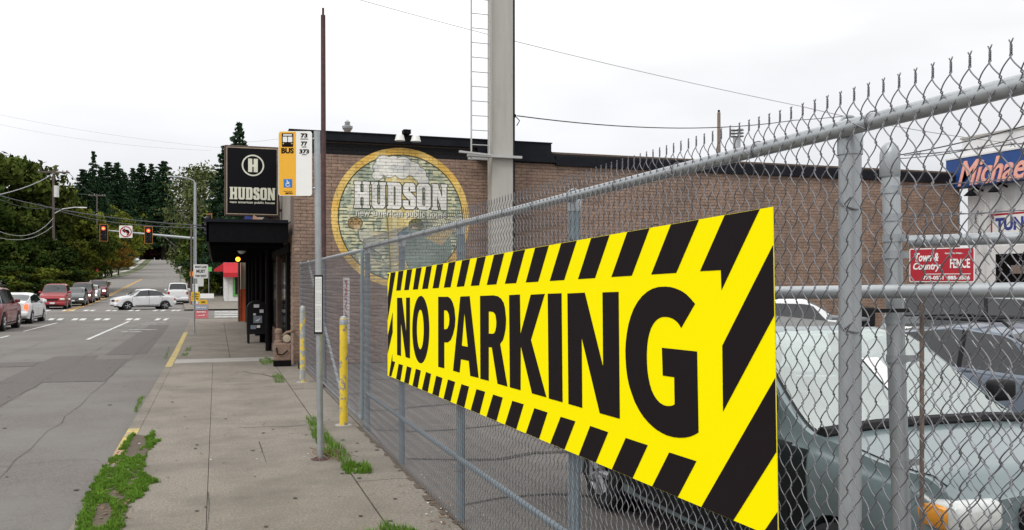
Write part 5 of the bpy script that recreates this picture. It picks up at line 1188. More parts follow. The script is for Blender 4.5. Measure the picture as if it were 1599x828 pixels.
# ================================================================ TREES
def leaf_mesh(name, m, centres, leaves, ls, flat_=0.0, spread=1.0, seed=1):
    r_ = np.random.default_rng(seed); V = []; F = []
    for (cx, cy, cz, cr) in centres:
        n = max(6, int(leaves * (cr / spread) ** 1.5)); d_ = r_.normal(size=(n, 3)); d_ /= np.linalg.norm(d_, axis=1)[:, None] + 1e-6
        rad_ = cr * r_.uniform(.45, 1.08, n)[:, None]; P_ = d_ * rad_ * np.array([1, 1, .75]) + np.array([cx, cy, cz])
        a = r_.normal(size=(n, 3)); a /= np.linalg.norm(a, axis=1)[:, None]; b = np.cross(a, d_ + r_.normal(size=(n, 3)) * .6); b /= np.linalg.norm(b, axis=1)[:, None] + 1e-6
        s = ls * r_.uniform(.55, 1.3, n)[:, None]
        q = np.stack([P_ - a * s, P_ - b * s * .6, P_ + a * s, P_ + b * s * .6], 1); k0 = len(V) * 4 if False else sum(x.shape[0] for x in V) * 4
        V.append(q); F.append(n)
    A = np.concatenate(V).reshape(-1, 3); n4 = A.shape[0] // 4
    me = bpy.data.meshes.new(name); me.from_pydata(A.tolist(), [], np.arange(n4 * 4).reshape(-1, 4).tolist()); me.materials.append(MATS[m]); me.update(); return me
def broad(seed, m, n=70, leaves=95, ls=.024, w=.5, lo=.22, narrow=1.0):
    r_ = random.Random(seed); cs_ = []
    for k in range(n):
        z = lo + (1 - lo) * ((k + .5) / n); t = (z - lo) / (1 - lo); rmax = w * narrow * (math.sin(math.pi * min(1, .12 + t * .86)) ** .6)
        a = r_.uniform(0, 6.28); q = rmax * math.sqrt(r_.uniform(.15, 1)) * r_.uniform(.7, 1.1); cr = r_.uniform(.06, .13)
        cs_.append((q * math.cos(a), q * math.sin(a), min(z, .96 - cr * .5), cr))
    return leaf_mesh('crown', m, cs_, leaves, ls, spread=.1, seed=seed)
def conifer(seed, m='conifer', gaps=0.0, w=.25):
    r_ = random.Random(seed); cs_ = []; z = .20; lev = 0
    while z < .985:
        t = 1 - z; rr_ = (w * (t ** .85) + .006) * r_.uniform(.7, 1.2); nb = max(4, int(9 * t + 4)); a0 = r_.uniform(0, 6)
        for k in range(nb):
            if r_.random() < gaps: continue
            a = a0 + k * 6.283 / nb + r_.uniform(-.25, .25); l = rr_ * r_.uniform(.5, 1.2)
            for j in (.25, .45, .65, .85, 1.0):
                cs_.append((l * j * math.cos(a), l * j * math.sin(a), z - l * j * .28 + r_.uniform(-.006, .006), .008 + .040 * t * (1.25 - j)))
        z += .020 + .024 * t * r_.uniform(.6, 1.5); lev += 1
    return leaf_mesh('crown', m, cs_, 30, .0095, spread=.028, seed=seed)
def trunk_mesh(m, lean, conif=False):
    mb = MB(); r_ = random.Random(int(lean * 100))
    if conif: mb.tube([(0, 0, -.02), (0, 0, .5), (0, 0, .97)], [.016, .009, .002], 8)
    else:
        mb.tube([(0, 0, -.02), (.01, 0, .15), (lean * .04, .01, .4), (lean * .06, 0, .75)], [.028, .022, .014, .004], 8)
        for k in range(9):
            z = .2 + .055 * k; a = r_.uniform(0, 6.28); l = r_.uniform(.18, .34); mb.tube([(lean * .03, 0, z), (l * .5 * math.cos(a), l * .5 * math.sin(a), z + .08), (l * math.cos(a), l * math.sin(a), z + .2)], [.011, .007, .002], 5)
    return mb.mesh('trunk', m, smooth=True)
CR = {'dark': [broad(s, 'leaf_dark') for s in (1, 2, 3)], 'olive': [broad(s, 'leaf_olive', w=.48) for s in (4, 5)], 'autumn': [broad(6, 'leaf_autumn', w=.6, lo=.3)], 'maroon': [broad(7, 'leaf_maroon', w=.5)],
      'birch': [broad(8, 'leaf_birch', n=80, leaves=42, ls=.016, w=.30, lo=.15)], 'conifer': [conifer(s) for s in (11, 12, 13)], 'sparse': [conifer(15, gaps=.45, w=.15)], 'mid': [broad(s, 'leaf_mid') for s in (31, 32)], 'bush': [broad(21, 'leaf_dark', n=60, lo=.02, w=.62), broad(22, 'leaf_olive', n=60, lo=.02, w=.6)]}
TR = {'a': trunk_mesh('bark', 1), 'c': trunk_mesh('bark', 0, True), 'b': trunk_mesh('bark_birch', -.5)}
used_labels = set()
def tree(kind, u, vtop, dd, label, wid=1.0, group=None, z0=None, name=None):
    tp_ = atD(u, vtop, dd); z_ = g(tp_.y) - .15 if z0 is None else z0; h = tp_.z - z_
    t_ = thing(name or ('conifer' if kind in ('conifer', 'sparse') else 'shrub' if kind == 'bush' else 'tree'), label, 'shrub' if kind == 'bush' else 'tree', (tp_.x, tp_.y, z_), random.uniform(0, 6.28), group)
    t_.scale = (h * wid, h * wid, h)
    c_ = bpy.data.objects.new('crown', random.choice(CR[kind])); COL.objects.link(c_); c_.parent = t_
    k_ = bpy.data.objects.new('trunk', TR['c' if kind in ('conifer', 'sparse') else 'b' if kind == 'birch' else 'a']); COL.objects.link(k_); k_.parent = t_
    return t_
GL_ = 'trees behind the left side of the street'
for u, v, dd, w in ((-30, 236, 100, .95), (12, 246, 104, 1.0), (62, 283, 112, .9), (104, 311, 118, .8), (-70, 250, 92, 1.0), (-130, 240, 110, 1), (-210, 235, 120, 1)):
    tree({62: 'olive', 12: 'mid', -30: 'mid', 104: 'mid'}.get(u, 'dark'), u, v, dd, {12: 'broad green tree behind the leftmost cars', 62: 'large olive green tree behind the left utility pole', 104: 'dark tree right of the left utility pole', -30: 'tall dark tree cut by the left edge of the photograph', -70: 'dark leafy tree just beyond the left edge', -130: 'second dark leafy tree beyond the left edge', -210: 'outermost dark leafy tree beyond the left edge'}.get(u), w)
for i, (u, v, dd, w, k, lb) in enumerate(((30, 375, 96, 1.3, 'dark', 'low dark tree mass behind the left queue of cars'), (-10, 322, 96, 1.1, 'mid', 'dark tree filling the left edge behind the red off-roader'), (70, 372, 100, 1.3, 'dark', 'low dark tree beneath the left utility pole'), (112, 376, 108, 1.2, 'olive', 'small olive tree beside the left utility pole foot'), (135, 352, 118, 1.0, 'mid', 'dark tree behind the traffic queue tail'),
        (138, 330, 190, 1.0, 'olive', 'yellow green tree behind the second utility pole'), (163, 318, 290, 1.0, 'olive', 'yellow green tree left of the turn ban sign'), (184, 330, 350, 1.0, 'olive', 'olive tree behind the turn ban sign'), (200, 303, 600, 1.0, 'olive', 'tall yellow green tree before the conifers'), (228, 335, 605, 1.3, 'dark', 'dark tree between the two red signals'),
        (146, 392, 190, 1.2, 'autumn', 'reddish street tree behind the second utility pole foot'),
        (240, 366, 600, 1.3, 'maroon', 'dark maroon tree under the right hand red signal'), (222, 374, 598, 1.3, 'maroon', 'low maroon tree on the left verge up the hill'), (254, 378, 610, 1.3, 'dark', 'dark tree at the crest of the street, left side'), (264, 386, 620, 1.3, 'dark', 'small dark tree at the top of the hill'))):
    tree(k, u, v, dd, lb, w)
for i, (u, v, dd, w, k, lb) in enumerate(((146, 232, 215, .9, 'sparse', 'tallest thin topped conifer of the left group'), (130, 262, 205, 1.0, 'conifer', 'leftmost broad dark conifer'), (117, 290, 200, 1.0, 'conifer', 'short dark conifer at the left foot of the group'), (169, 249, 420, 1.0, 'conifer', 'dark conifer second in the left group'), (183, 253, 425, 1.0, 'conifer', 'dark conifer left of the gap in the row'),
        (195, 268, 430, .9, 'conifer', 'lower dark conifer beside the gap in the row'), (208, 259, 590, 1.0, 'conifer', 'dark conifer right of the gap in the row'), (222, 254, 595, 1.0, 'conifer', 'dark conifer in the middle of the right group'), (237, 252, 600, 1.0, 'conifer', 'dark conifer second from the right end'), (256, 248, 595, 1.25, 'conifer', 'broad dark conifer at the right end of the row'), (271, 378, 600, 1.2, 'conifer', 'tiny far conifer over the crest of the street'),
        (374, 190, 92, .8, 'conifer', 'tall conifer rising behind the black pub sign'), (352, 222, 97, .9, 'conifer', 'lower conifer left of the black pub sign'), (365, 240, 100, .9, 'conifer', 'conifer close behind the black pub sign'), (140, 268, 420, 1.2, 'conifer', 'dark conifer filling the middle of the left group'), (158, 258, 218, 1.0, 'conifer', 'dark conifer just right of the thin topped one'), (230, 275, 610, 1.3, 'conifer', 'lower dark conifer within the right group'), (246, 270, 612, 1.3, 'conifer', 'lower dark conifer at the inner right of the group'), (628, 213, 110, .8, 'conifer', 'tip of a far conifer peeping over the pub parapet'))):
    tree(k, u, v, dd, lb, w * (random.choice((1.1, 1.35, 1.6)) if dd > 120 else 1.3 if u < 600 else 1.1))
for i, (u, v, dd, w, k, lb) in enumerate(((318, 254, 118, 1.0, 'birch', 'airy pale birch behind the street lamp pole'), (297, 275, 125, .8, 'birch', 'slim pale birch left of the street lamp pole'), (335, 262, 122, .9, 'birch', 'pale birch between the lamp pole and the pub sign'), (350, 352, 125, .95, 'mid', 'dense green tree behind the white parked cars'), (354, 330, 112, 1.0, 'dark', 'dark tree behind the lane sign'), (340, 330, 105, 1.0, 'mid', 'dark tree just left of the canopy edge'), (328, 378, 160, 1.0, 'mid', 'dark tree along the right side of the climbing street'),
        (308, 386, 220, 1.0, 'dark', 'farther dark tree along the right side of the climbing street'), (300, 388, 330, 1.0, 'olive', 'far olive tree along the right side near the crest'), (356, 330, 104, 1.0, 'dark', 'dark tree over the red awning'), (328, 380, 98, 1.0, 'dark', 'low dark tree behind the lane sign post'), (380, 300, 112, 1, 'dark', 'dark tree hidden behind the pub sign'))):
    tree(k, u, v, dd, lb, w)
for i, (Y_, h_, sd_, k_) in enumerate(((128, 9, 1, 'dark'), (150, 10, 1, 'dark'), (178, 11, 1, 'olive'), (210, 11, 1, 'dark'), (250, 12, 1, 'dark'), (300, 13, 1, 'dark'), (360, 14, 1, 'olive'), (430, 14, 1, 'dark'), (500, 15, 1, 'dark'), (216, 8, -1, 'autumn'), (236, 9, -1, 'autumn'), (262, 9, -1, 'autumn'), (330, 8, -1, 'dark'), (390, 9, -1, 'olive'), (460, 11, -1, 'maroon'), (520, 12, -1, 'dark'))):
    X_ = CX(Y_) + (7.6 + 4.5 + .38 * h_ if sd_ > 0 else -(6.2 + (1.8 if Y_ < 300 else 5 + .42 * h_))); r_d = X_ * sn + Y_ * cs; u_ = 800 + FOC * (X_ * cs - Y_ * sn) / r_d; v_ = HOR - (g(Y_) + h_ - CAM_H) * FOC / r_d
    ORD = ('first', 'second', 'third', 'fourth', 'fifth', 'sixth', 'seventh', 'eighth', 'ninth')
    tree(k_, u_, v_, r_d, '%s street tree up the hill on the %s side of the road' % (ORD[i if sd_ > 0 else i - 9], 'right' if sd_ > 0 else 'left'), .95)
# hedges and shrubs, far woods
for i, (u, v, dd, w, k, lb) in enumerate(((-25, 418, 88, 2.2, 'bush', 'dark hedge shrub behind the red off-roader'), (25, 415, 90, 2.0, 'bush', 'dark shrub behind the silver hatchback'), (60, 418, 93, 2.2, 'bush', 'dark shrub behind the red crossover'), (95, 415, 99, 2.0, 'bush', 'dark shrub behind the dark green car'), (128, 420, 106, 1.8, 'bush', 'shrub behind the silver oncoming hatchback'),
        (206, 410, 400, 2.0, 'bush', 'round shrub on the grassy left verge'), (196, 414, 350, 1.8, 'bush', 'pale round shrub at the left sidewalk edge'), (322, 425, 112, 1.2, 'bush', 'shrub right of the climbing street behind the white car'), (322, 432, 96, 1.1, 'bush', 'shrub behind the orange hydrant'), (338, 428, 100, 1.3, 'bush', 'shrub in the shade left of the red awnings'))):
    tree(k, u, v, dd, lb, w)
mb_w = []; r_ = random.Random(4); C_ = []
for k in range(260):
    x = r_.uniform(-260, 160); yy = r_.uniform(420, 640)
    if abs(x - CX(yy)) < 26 + (200 if yy < 500 and x > CX(yy) - 60 and x < CX(yy) else 0): continue
    h = r_.uniform(9, 16); C_.append((x, yy, g(yy) + h * .55, h * .6))
wd_ = bpy.data.objects.new('woodland', leaf_mesh('woodland', 'leaf_dark', C_, 60, 1.1, spread=8, seed=3)); COL.objects.link(wd_); tag(wd_, 'far dark woodland covering the hill beyond the street', 'woodland', kind='stuff')
C_ = []
for k in range(150):
    x = r_.uniform(-75, -26); yy = 118 + r_.uniform(-12, 160); h = r_.uniform(5, 9); C_.append((x - .05 * (yy - 66), yy, g(yy) + h * .5, h * .55))
wd2 = bpy.data.objects.new('undergrowth', leaf_mesh('undergrowth', 'leaf_dark', C_, 110, .6, spread=4, seed=8)); COL.objects.link(wd2); tag(wd2, 'dark tangled undergrowth between the trees left of the street', 'undergrowth', kind='stuff')
vg = strip('grass_verge', lambda y: CX(y) - 17, lambda y: CX(y) - 12.2, farys[:26], .05, 'verge')
gg = []
# ================================================================ POLES, SIGNALS, WIRES
def upole(u, vt, dd, label, arm=2.9, lamp=True, trans=False, wire_pts=None):
    tp_ = atD(u, vt, dd); z_ = g(tp_.y) - .1; t_ = thing('utility_pole', label, 'utility pole', (tp_.x, tp_.y, z_))
    MB().cyl((tp_.x, tp_.y, z_), tp_, .17, .11, 10).build('pole', 'pole_wood', t_, smooth=True)
    MB().box(tp_.x - arm / 2, tp_.x + arm / 2, tp_.y - .07, tp_.y + .07, tp_.z - .45, tp_.z - .27).build('cross_arm', 'pole_wood', t_)
    for k in (-.45, -.15, .3, .45): MB().cyl((tp_.x + k * arm, tp_.y, tp_.z - .27), (tp_.x + k * arm, tp_.y, tp_.z - .1), .045, n=8).build('insulator', 'siding', t_)
    if trans: MB().cyl((tp_.x + .3, tp_.y, tp_.z - 3.2), (tp_.x + .3, tp_.y, tp_.z - 1.9), .28, n=14).build('transformer', 'siding', t_, smooth=True)
    if lamp:
        z = tp_.z - 4.4; a_ = MB().tube([(tp_.x, tp_.y, z - .7), (tp_.x + 1.0, tp_.y, z - .1), (tp_.x + 2.2, tp_.y, z + .1), (tp_.x + 2.6, tp_.y, z + .1)], .05).build('lamp_arm', 'siding', t_)
        MB().rbox((tp_.x + 3.0, tp_.y, z + .08), (.9, .3, .14), .06).build('lamp_head', 'lamp_white', a_)
    return tp_
P1 = upole(84, 264, 100, 'tall wooden utility pole with transformer at the left behind the cars', 3.3, True, True)
P2 = upole(152, 303, 185, 'second wooden utility pole behind the left red signal', 3.3, False, False)
P3 = upole(182, 335, 300, 'third utility pole with lamp arm above the turn ban sign', 3.2, True, False)
P4 = upole(196, 356, 390, 'fourth utility pole with lamp arm right of the turn ban sign', 3, True, True)
P5 = upole(205, 368, 460, 'fifth utility pole before the dark conifers', 3, True, False)
P6 = upole(212, 376, 530, 'farthest utility pole beside the crest of the street', 3, True, False)
def wire(a, b, sag, r, label, m='cable', n=18, group=None):
    a = Vector(a); b = Vector(b); pts = [a.lerp(b, k / n) + Vector((0, 0, -sag * 4 * (k / n) * (1 - k / n))) for k in range(n + 1)]
    mb = MB(); mb.tube(pts, r, 5); o = mb.build('overhead_wire', m, origin=a); return tag(o, label, 'wire', group)
G_ = 'wires strung between the left utility poles'
for (A, B) in ((P1, P2), (P2, P3), (P3, P4), (P4, P5), (P5, P6)):
    sp_n = {0: 'first and second', 1: 'second and third', 2: 'third and fourth', 3: 'fourth and fifth', 4: 'fifth and farthest'}[(P1, P2, P3, P4, P5).index(A)]
    for k, dz, nm_ in ((-.45, -.1, 'left crossarm'), (.45, -.1, 'right crossarm'), (0, -3.6, 'lower pole')): wire((A.x + k * 3, A.y, A.z + dz), (B.x + k * 3, B.y, B.z + dz), 1.0, .03, '%s wire between the %s left utility poles' % (nm_, sp_n), group=G_)
wire(atD(-20, 302, 60), (P1.x, P1.y, atD(84, 322, 100).z), .6, .026, 'dark thick cable running left from the tall utility pole')
wire(atD(-20, 352, 60), (P1.x, P1.y, atD(84, 340, 100).z), 1.3, .024, 'pale heavy sagging cable, upper of two at the left edge', 'cable_grey')
wire(atD(-20, 366, 60), (P1.x, P1.y, atD(84, 352, 100).z), .9, .022, 'pale heavy sagging cable, lower of two at the left edge', 'cable_grey')
wire(atD(-10, 306, 60), (P1.x, P1.y, P1.z - .5), .3, .03, 'thin wire rising from the left edge to the pole crossarm', 'cable_grey')
wire(atD(-20, 300, 72), atD(345, 354, 50), .5, .035, 'long dark cable crossing the junction above the signals')
wire(atD(60, 318, 95), atD(345, 356, 50), .7, .03, 'second dark cable crossing the junction just below the first')
wire((P2.x, P2.y, P2.z - 4), (P1.x, P1.y, P1.z - 8), 1.3, .04, 'pale slack cable between the first two utility poles', 'cable_grey')
wire((P2.x, P2.y, P2.z - 5.5), (P3.x, P3.y, P3.z - 5.5), 1.0, .035, 'pale slack cable beyond the second utility pole', 'cable_grey')
wire(atD(-20, 175, 60), atD(440, 238, 60), .4, .007, 'hair thin wire across the sky above the left trees', 'cable_grey')
wire(atD(-20, 190, 64), atD(330, 235, 64), .4, .007, 'lower hair thin wire across the sky at the left', 'cable_grey')
wire(atD(380, 222, 60), atD(440, 216, 60), .05, .009, 'hair thin wire behind the bus sign and pub sign', 'cable_grey')
wire(atD(545, -5, 25), atD(1255, 167, 22), .12, .009, 'thin wire slanting down across the upper sky over the pylon', 'cable_grey')
wire(atD(1255, 167, 22), atD(1620, 228, 20), .1, .011, 'thin wire slanting down behind the near fence top', 'cable_grey')
wire(atD(808, 181, 21), atD(1240, 188, 30), .28, .014, 'thin wire from the pylon insulator to the right', 'cable')
wire(atD(1240, 188, 30), atD(1330, 180, 30), .02, .012, 'short continuation of the pylon wire behind the fence top', 'cable')
wire(atD(1400, 243, 21), atD(1640, 185, 17), .06, .014, 'black cable dropping to the brick wall corner, upper', 'cable')
wire(atD(1400, 248, 21), atD(1640, 200, 17), .12, .010, 'black cable to the brick wall corner, lower', 'cable')
# traffic signal mast beyond the junction
b_ = onG(305, 477, -.02); db = b_.x * sn + b_.y * cs
sm_ = thing('signal_mast', 'tall grey signal and street lamp pole with a long horizontal arm', 'signal mast', (b_.x, b_.y, 0))
tpz = atD(305, 285, db).z
MB().cyl((b_.x, b_.y, -.05), (b_.x, b_.y, tpz), .15, .10, 14).build('pole', 'steel', sm_, smooth=True)
MB().tube([(b_.x, b_.y, tpz - .1), (b_.x - .1, b_.y, tpz + .15), (b_.x - .6, b_.y, tpz + .33), (b_.x - 1.3, b_.y, tpz + .4)], .05).build('lamp_arm', 'steel', sm_, smooth=True)
MB().rbox((b_.x - 1.6, b_.y, tpz + .40), (.8, .28, .12), .05).build('lamp_head', 'steel', sm_)
aa, ab = atD(304, 372.5, db), atD(156, 359, db * .985); MB().tube([aa, aa.lerp(ab, .5), ab], [.11, .085, .05], 12).build('arm', 'steel', sm_, smooth=True)
MB().cyl((b_.x - .28, b_.y - .3, 0), (b_.x - .28, b_.y - .3, tpz * .65), .07, n=8).build('conduit_pole', 'pole_wood', sm_)
MB().rbox((b_.x, b_.y, .9), (.5, .4, 1.7), .05).build('control_cabinet', 'siding', sm_)
def signal(p, label, on=True, face=(0, -1), s=1.0):
    t_ = thing('traffic_light', label, 'traffic light', p); rz_ = math.atan2(face[1], face[0]) + math.pi / 2; M_ = Matrix.Rotation(rz_, 3, 'Z')
    def bb(mb, nm, m, par=None, sm=False): mb.v = [tuple(M_ @ Vector(v) * s + Vector(p)) for v in mb.v]; return mb.build(nm, m, par or t_, smooth=sm)
    bb(MB().box(-.32, .32, .02, .04, -.72, .72), 'backplate', 'signal_edge'); bb(MB().box(-.275, .275, -.0, .018, -.675, .675), 'backplate_face', 'trim_black')
    bb(MB().rbox((0, -.09, 0), (.34, .2, 1.05), .03), 'housing', 'lamp_off')
    for k, z in enumerate((.34, 0, -.34)):
        v_ = MB().lathe([(.15, 0), (.15, -.22)], (0, -.18, z), 'Y', 16); bb(v_, 'visor', 'lamp_off', None, True)
        l_ = bb(MB().lathe([(.001, -.03), (.08, -.025), (.13, 0)], (0, -.20, z), 'Y', 18), 'lens', 'lamp_red' if (on and k == 0) else 'lamp_off', None, True)
        if on and k == 0: bb(MB().lathe([(.001, -.035), (.07, -.03)], (0, -.20, z), 'Y', 14), 'lens_core', 'lamp_core', l_)
    return t_
d2 = db * .985
signal(atD(162.5, 363.5, d2 - .3), 'left hand traffic light showing red on the mast arm', s=.98)
signal(atD(232.5, 367, d2 - .2), 'right hand traffic light showing red on the mast arm', s=.98)
signal(atD(326.5, 352, 50), 'dark unlit traffic light with orange edge by the canopy corner', on=False, face=(-.85, -.5), s=.92)
nc = atD(326.5, 352, 50); MB().cyl((nc.x, nc.y + .12, nc.z + .4), (nc.x, nc.y + .12, nc.z + 1.1), .025, n=8).build('hanger', 'facade_dark', bpy.data.objects['traffic_light.002'])
# no left turn sign
p = atD(197, 362, d2 - .15); k_ = d2 / FOC; nl = thing('turn_ban_sign', 'white no left turn sign between the two red signals', 'sign', p); S_ = 19 * k_
def fplate(nm, loops_, p_, off, m, par, ex=.004): m_ = MB(); put_(m_, loops_, p_, off, ex); return m_.build(nm, m, par)
def put_(m_, loops_, p_, off, ex): vs, fs = curve_data('c', loops_, extrude=ex); m_.add([Vector(p_) + Vector((v.x * 1, -off - v.z, v.y)) for v in vs], fs)
fplate('plate', [rr(S_, S_, .08)], p, 0, 'white_sign', nl, .01)
fplate('arrow', [[(.02 * 10 * S_ / 2, -.34 * S_), (.30 * S_, -.34 * S_ * 0 - .05 * S_), (.20 * S_, .16 * S_), (-.05 * S_, .18 * S_), (-.05 * S_, .30 * S_), (-.30 * S_, .08 * S_), (-.05 * S_, -.12 * S_), (-.05 * S_, 0), (.08 * S_, -.02 * S_), (.12 * S_, -.12 * S_), (.06 * S_, -.34 * S_)]], p, .015, 'sign_black', nl)
fplate('ban_ring', [circ(0, 0, S_ * .45), circ(0, 0, S_ * .37)], p, .02, 'sign_red', nl)
fplate('ban_slash', [[(-.30 * S_, .25 * S_), (-.25 * S_, .30 * S_), (.30 * S_, -.25 * S_), (.25 * S_, -.30 * S_)]], p, .026, 'sign_red', nl)
# lane sign on thin post
b_ = onG(304, 521); dl = b_.x * sn + b_.y * cs; k_ = dl / FOC
ls_ = thing('lane_sign', 'thin post with a white RIGHT LANE MUST TURN RIGHT sign by the kerb', 'sign', (b_.x, b_.y, 0))
MB().cyl((b_.x, b_.y, 0), (b_.x, b_.y, atD(304, 412, dl).z), .028, n=8).build('post', 'steel', ls_)
p = atD(314, 424, dl - .03); fplate('plate', [rr(21.5 * k_, 22 * k_, .04)], p, 0, 'white_sign', ls_, .003)
m_ = MB()
for s_, dv, w, h in (('RIGHT LANE', -7, 17, 3.4), ('MUST', -.3, 13, 5), ('TURN RIGHT', 7, 17, 3.4)): text(m_, s_, p + Vector((0, -.006, -dv * k_)), (1, 0, 0), (0, 0, 1), w=w * k_, h=h * k_, bold=.03)
m_.build('print', 'sign_black', ls_)
p = atD(313.5, 441, dl - .03); fplate('lower_plate', [rr(9.5 * k_, 12.5 * k_, .02)], p, 0, 'white_sign', ls_, .003)
# small street things beyond
def stake(nm, u0, v0, u1, v1, dd, m, label, cat, post=True, writing=None, wm='sign_black'):
    c_ = atD((u0 + u1) / 2, (v0 + v1) / 2, dd); k_ = dd / FOC; t_ = thing(nm, label, cat, (c_.x, c_.y, g(c_.y)))
    fplate('plate', [rr((u1 - u0) * k_, (v1 - v0) * k_, .02)], c_, 0, m, t_, .008)
    if post: MB().cyl((c_.x, c_.y + .03, g(c_.y)), (c_.x, c_.y + .03, c_.z + (v1 - v0) * k_ * .4), .03, n=8).build('post', 'steel', t_)
    if writing:
        m_ = MB()
        for s_, fy, fw, fh in writing: text(m_, s_, c_ + Vector((0, -.014, fy * (v1 - v0) * k_)), (1, 0, 0), (0, 0, 1), w=fw * (u1 - u0) * k_, h=fh * (v1 - v0) * k_, bold=.02)
        m_.build('print', wm, t_)
    return t_
stake('notice_sign', 299.5, 456, 312, 470.5, 52, 'temp_yellow', 'yellow temporary notice on a stake beside the lane sign post', 'sign', True, [('OPEN', .25, .7, .18), ('SUNDAY', 0, .8, .16), ('1-4 PM', -.25, .7, .16)])
stake('yellow_board', 311.5, 468.5, 323.5, 475.5, 49, 'temp_yellow', 'small yellow board topping the pink sandwich board', 'sign', False, [('OPEN', 0, .5, .4)])
stake('white_board', 313.5, 458.5, 334, 466, 66, 'white_sign', 'low white board lying across the far corner pavement', 'board', False)
stake('far_sign', 278.5, 412, 286.5, 419.5, 112, 'white_sign', 'small white sign on a post right of the climbing street', 'sign')
stake('no_entry_sign', 149, 418.5, 155.5, 425.5, 180, 'sign_red', 'small red stop sign at the left side street', 'sign')
stake('orange_sign', 297, 424, 303.5, 431.5, 80, 'hydrant', 'small orange diamond road works sign behind the mast pole', 'sign')
stake('street_name_sign', 322, 417, 331, 424, 80, 'green_frame', 'small green street name plate right of the lane sign', 'sign')
# sandwich board
b_ = onG(315, 497); k_ = (b_.x * sn + b_.y * cs) / FOC; ab_ = thing('sandwich_board', 'pink and grey sandwich board with white lettering at the pavement corner', 'sandwich board', (b_.x, b_.y, 0))
w2, h2_ = 20 * k_ / 2, 21.5 * k_
for s in (-1, 1): MB().prism([(b_.x - w2, b_.y + s * .22, 0), (b_.x + w2, b_.y + s * .22, 0), (b_.x + w2, b_.y + s * .03, h2_), (b_.x - w2, b_.y + s * .03, h2_)], (0, .02 * s, 0)).build('panel', 'board_pink', ab_)
MB().prism([(b_.x - w2 + .01, b_.y - .27 + .19 * .6, h2_ * .60), (b_.x + w2 - .01, b_.y - .27 + .19 * .6, h2_ * .60), (b_.x + w2 - .01, b_.y - .07, h2_ * .98), (b_.x - w2 + .01, b_.y - .07, h2_ * .98)], (0, -.006, 0)).build('upper_field', 'board_grey', ab_)
m_ = MB()
for s_, fz, fw, fh in (('OPEN HOUSE', .78, 1.5, .10), ('FOR SALE', .47, 1.3, .12), ('------>', .24, 1.0, .12)): text(m_, s_, (b_.x, b_.y - .26 + .19 * fz - .03, h2_ * fz), (1, 0, 0), (0, .2, 1), w=fw * w2, h=fh * h2_, bold=.03)
m_.build('print', 'white_sign', ab_)
# hydrant
b_ = onG(300, 476, .02); hy = thing('hydrant', 'orange fire hydrant on the far corner beside the mast pole', 'hydrant', (b_.x, b_.y, .02))
MB().lathe([(.16, 0), (.16, .06), (.12, .08), (.12, .6), (.16, .62), (.15, .70), (.10, .80), (.04, .86), (.001, .88)], (b_.x, b_.y, .02), 'Z', 14).build('barrel', 'hydrant', hy, smooth=True)
MB().cyl((b_.x - .24, b_.y, .48), (b_.x + .24, b_.y, .48), .06, n=10).build('outlet', 'hydrant', hy)
# mail collection box
b_ = onG(402, 535.5); db_ = b_.x * sn + b_.y * cs; k_ = db_ / FOC; bw_ = 31 * k_ / 2; bh = 66 * k_
mbx = thing('newspaper_box', 'black dome topped street box on legs plastered with stickers by the pub', 'street box', (b_.x, b_.y, 0))
pr_ = [(b_.x - bw_, .30), (b_.x + bw_, .30), (b_.x + bw_, bh * .82)] + [(b_.x + bw_ * math.cos(a), bh * .82 + bh * .18 * math.sin(a)) for a in [R(x) for x in range(15, 180, 15)]] + [(b_.x - bw_, bh * .82)]
MB().prism([(x, b_.y - .25, z) for x, z in pr_], (0, .55, 0)).build('body', 'trim_black', mbx)
for sx_ in (-1, 1):
    for sy_ in (-.2, .25): MB().box(b_.x + sx_ * (bw_ - .05) - .035, b_.x + sx_ * (bw_ - .05) + .035, b_.y + sy_ - .04, b_.y + sy_ + .04, 0, .31).build('leg', 'trim_black', mbx)
for u, v, w, h, m in ((403, 499, 13, 11, 'board_grey'), (401, 478, 8, 5, 'white_sign'), (394, 488, 6, 4, 'board_grey'), (409, 486, 6, 5, 'siding'), (396, 511, 8, 6, 'board_grey'), (404, 510, 5, 4, 'white_sign'), (398, 491, 4, 3, 'siding')):
    c_ = atD(u, v, db_ - .28); fplate('sticker', [rect(-w * k_ / 2, -h * k_ / 2, w * k_ / 2, h * k_ / 2)], c_ , 0, m, mbx, .002)
c_ = atD(403, 499, db_ - .29); m_ = MB(); put_(m_, [[(-.09, -.05), (.11, .06), (.02, -.06)], ], c_, .006, .001); m_.build('sticker_print', 'siding', mbx)
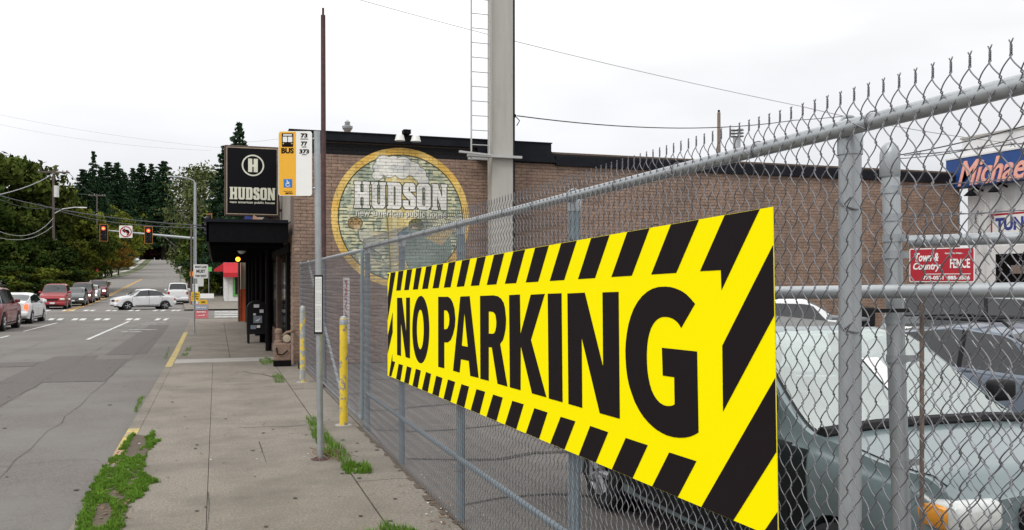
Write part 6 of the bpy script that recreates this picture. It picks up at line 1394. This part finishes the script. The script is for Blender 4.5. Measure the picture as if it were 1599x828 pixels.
# shop with red awnings across the junction
sh_ = thing('corner_shop', 'low white shop with bright red awnings across the junction', 'building', (6, 92, 0)); Yf = 86
x0_, x1_ = onY(351, 440, Yf).x, 14
MB().box(x0_, x1_, Yf, Yf + 14, -.1, 4.6).build('wall', 'white_paint', sh_)
a_, c_ = onY(350, 414, Yf - 1), onY(352, 431, Yf - 1)
MB().prism([(x0_ - .1, Yf - 1.2, 2.35), (x0_ - .1, Yf - 1.2, 2.75), (x0_ - .1, Yf - .01, 3.7), (x0_ - .1, Yf - .01, 2.35)], (9, 0, 0)).build('awning', 'awning_red', sh_)
MB().prism([(x0_ - .9, Yf + .5, 2.9), (x0_ - .9, Yf + .5, 3.1), (x0_ - .05, Yf + .5, 3.7), (x0_ - .05, Yf + .5, 2.9)], (0, 6, 0)).build('side_awning', 'awning_red', sh_)
m_ = MB(); text(m_, 'COFFEE', (x0_ + 3.0, Yf - 1.0, 3.15), (1, 0, 0), (0, .78, .62), h=.45, bold=.05); m_.build('awning_lettering', 'white_sign', sh_)
wn2 = MB().box(x0_ + .75, x0_ + 3.6, Yf - .08, Yf + .02, .55, 2.5).build('window_frame', 'green_frame', sh_); MB().box(x0_ + .95, x0_ + 3.4, Yf - .10, Yf - .081, .75, 2.35).build('pane', 'glass_window', wn2)
for x in (x0_ + .05, x0_ + 4.2): MB().box(x, x + .25, Yf - .06, Yf + .01, 0, 2.35).build('pilaster', 'siding', sh_)
MB().box(x0_ + 5.0, x0_ + 6.1, Yf - .05, Yf + .01, 0, 2.2).build('door', 'glass_window', sh_)
hs = thing('house', 'dim brown house lost in the shade of the left trees', 'building', (-40, 112, 0)); MB().box(-48, -30, 112, 122, -.2, 3.2).build('wall', 'wood', hs); MB().prism([(-49, 111, 3.2), (-29, 111, 3.2), (-39, 111, 6)], (0, 12, 0)).build('roof', 'facade_dark', hs)
for x in (-45, -40, -34): w_ = MB().box(x, x + 1.4, 111.9, 112.02, .9, 2.2).build('window', 'siding', hs); MB().box(x + .1, x + 1.3, 111.86, 111.899, 1.0, 2.1).build('pane', 'glass_window', w_)
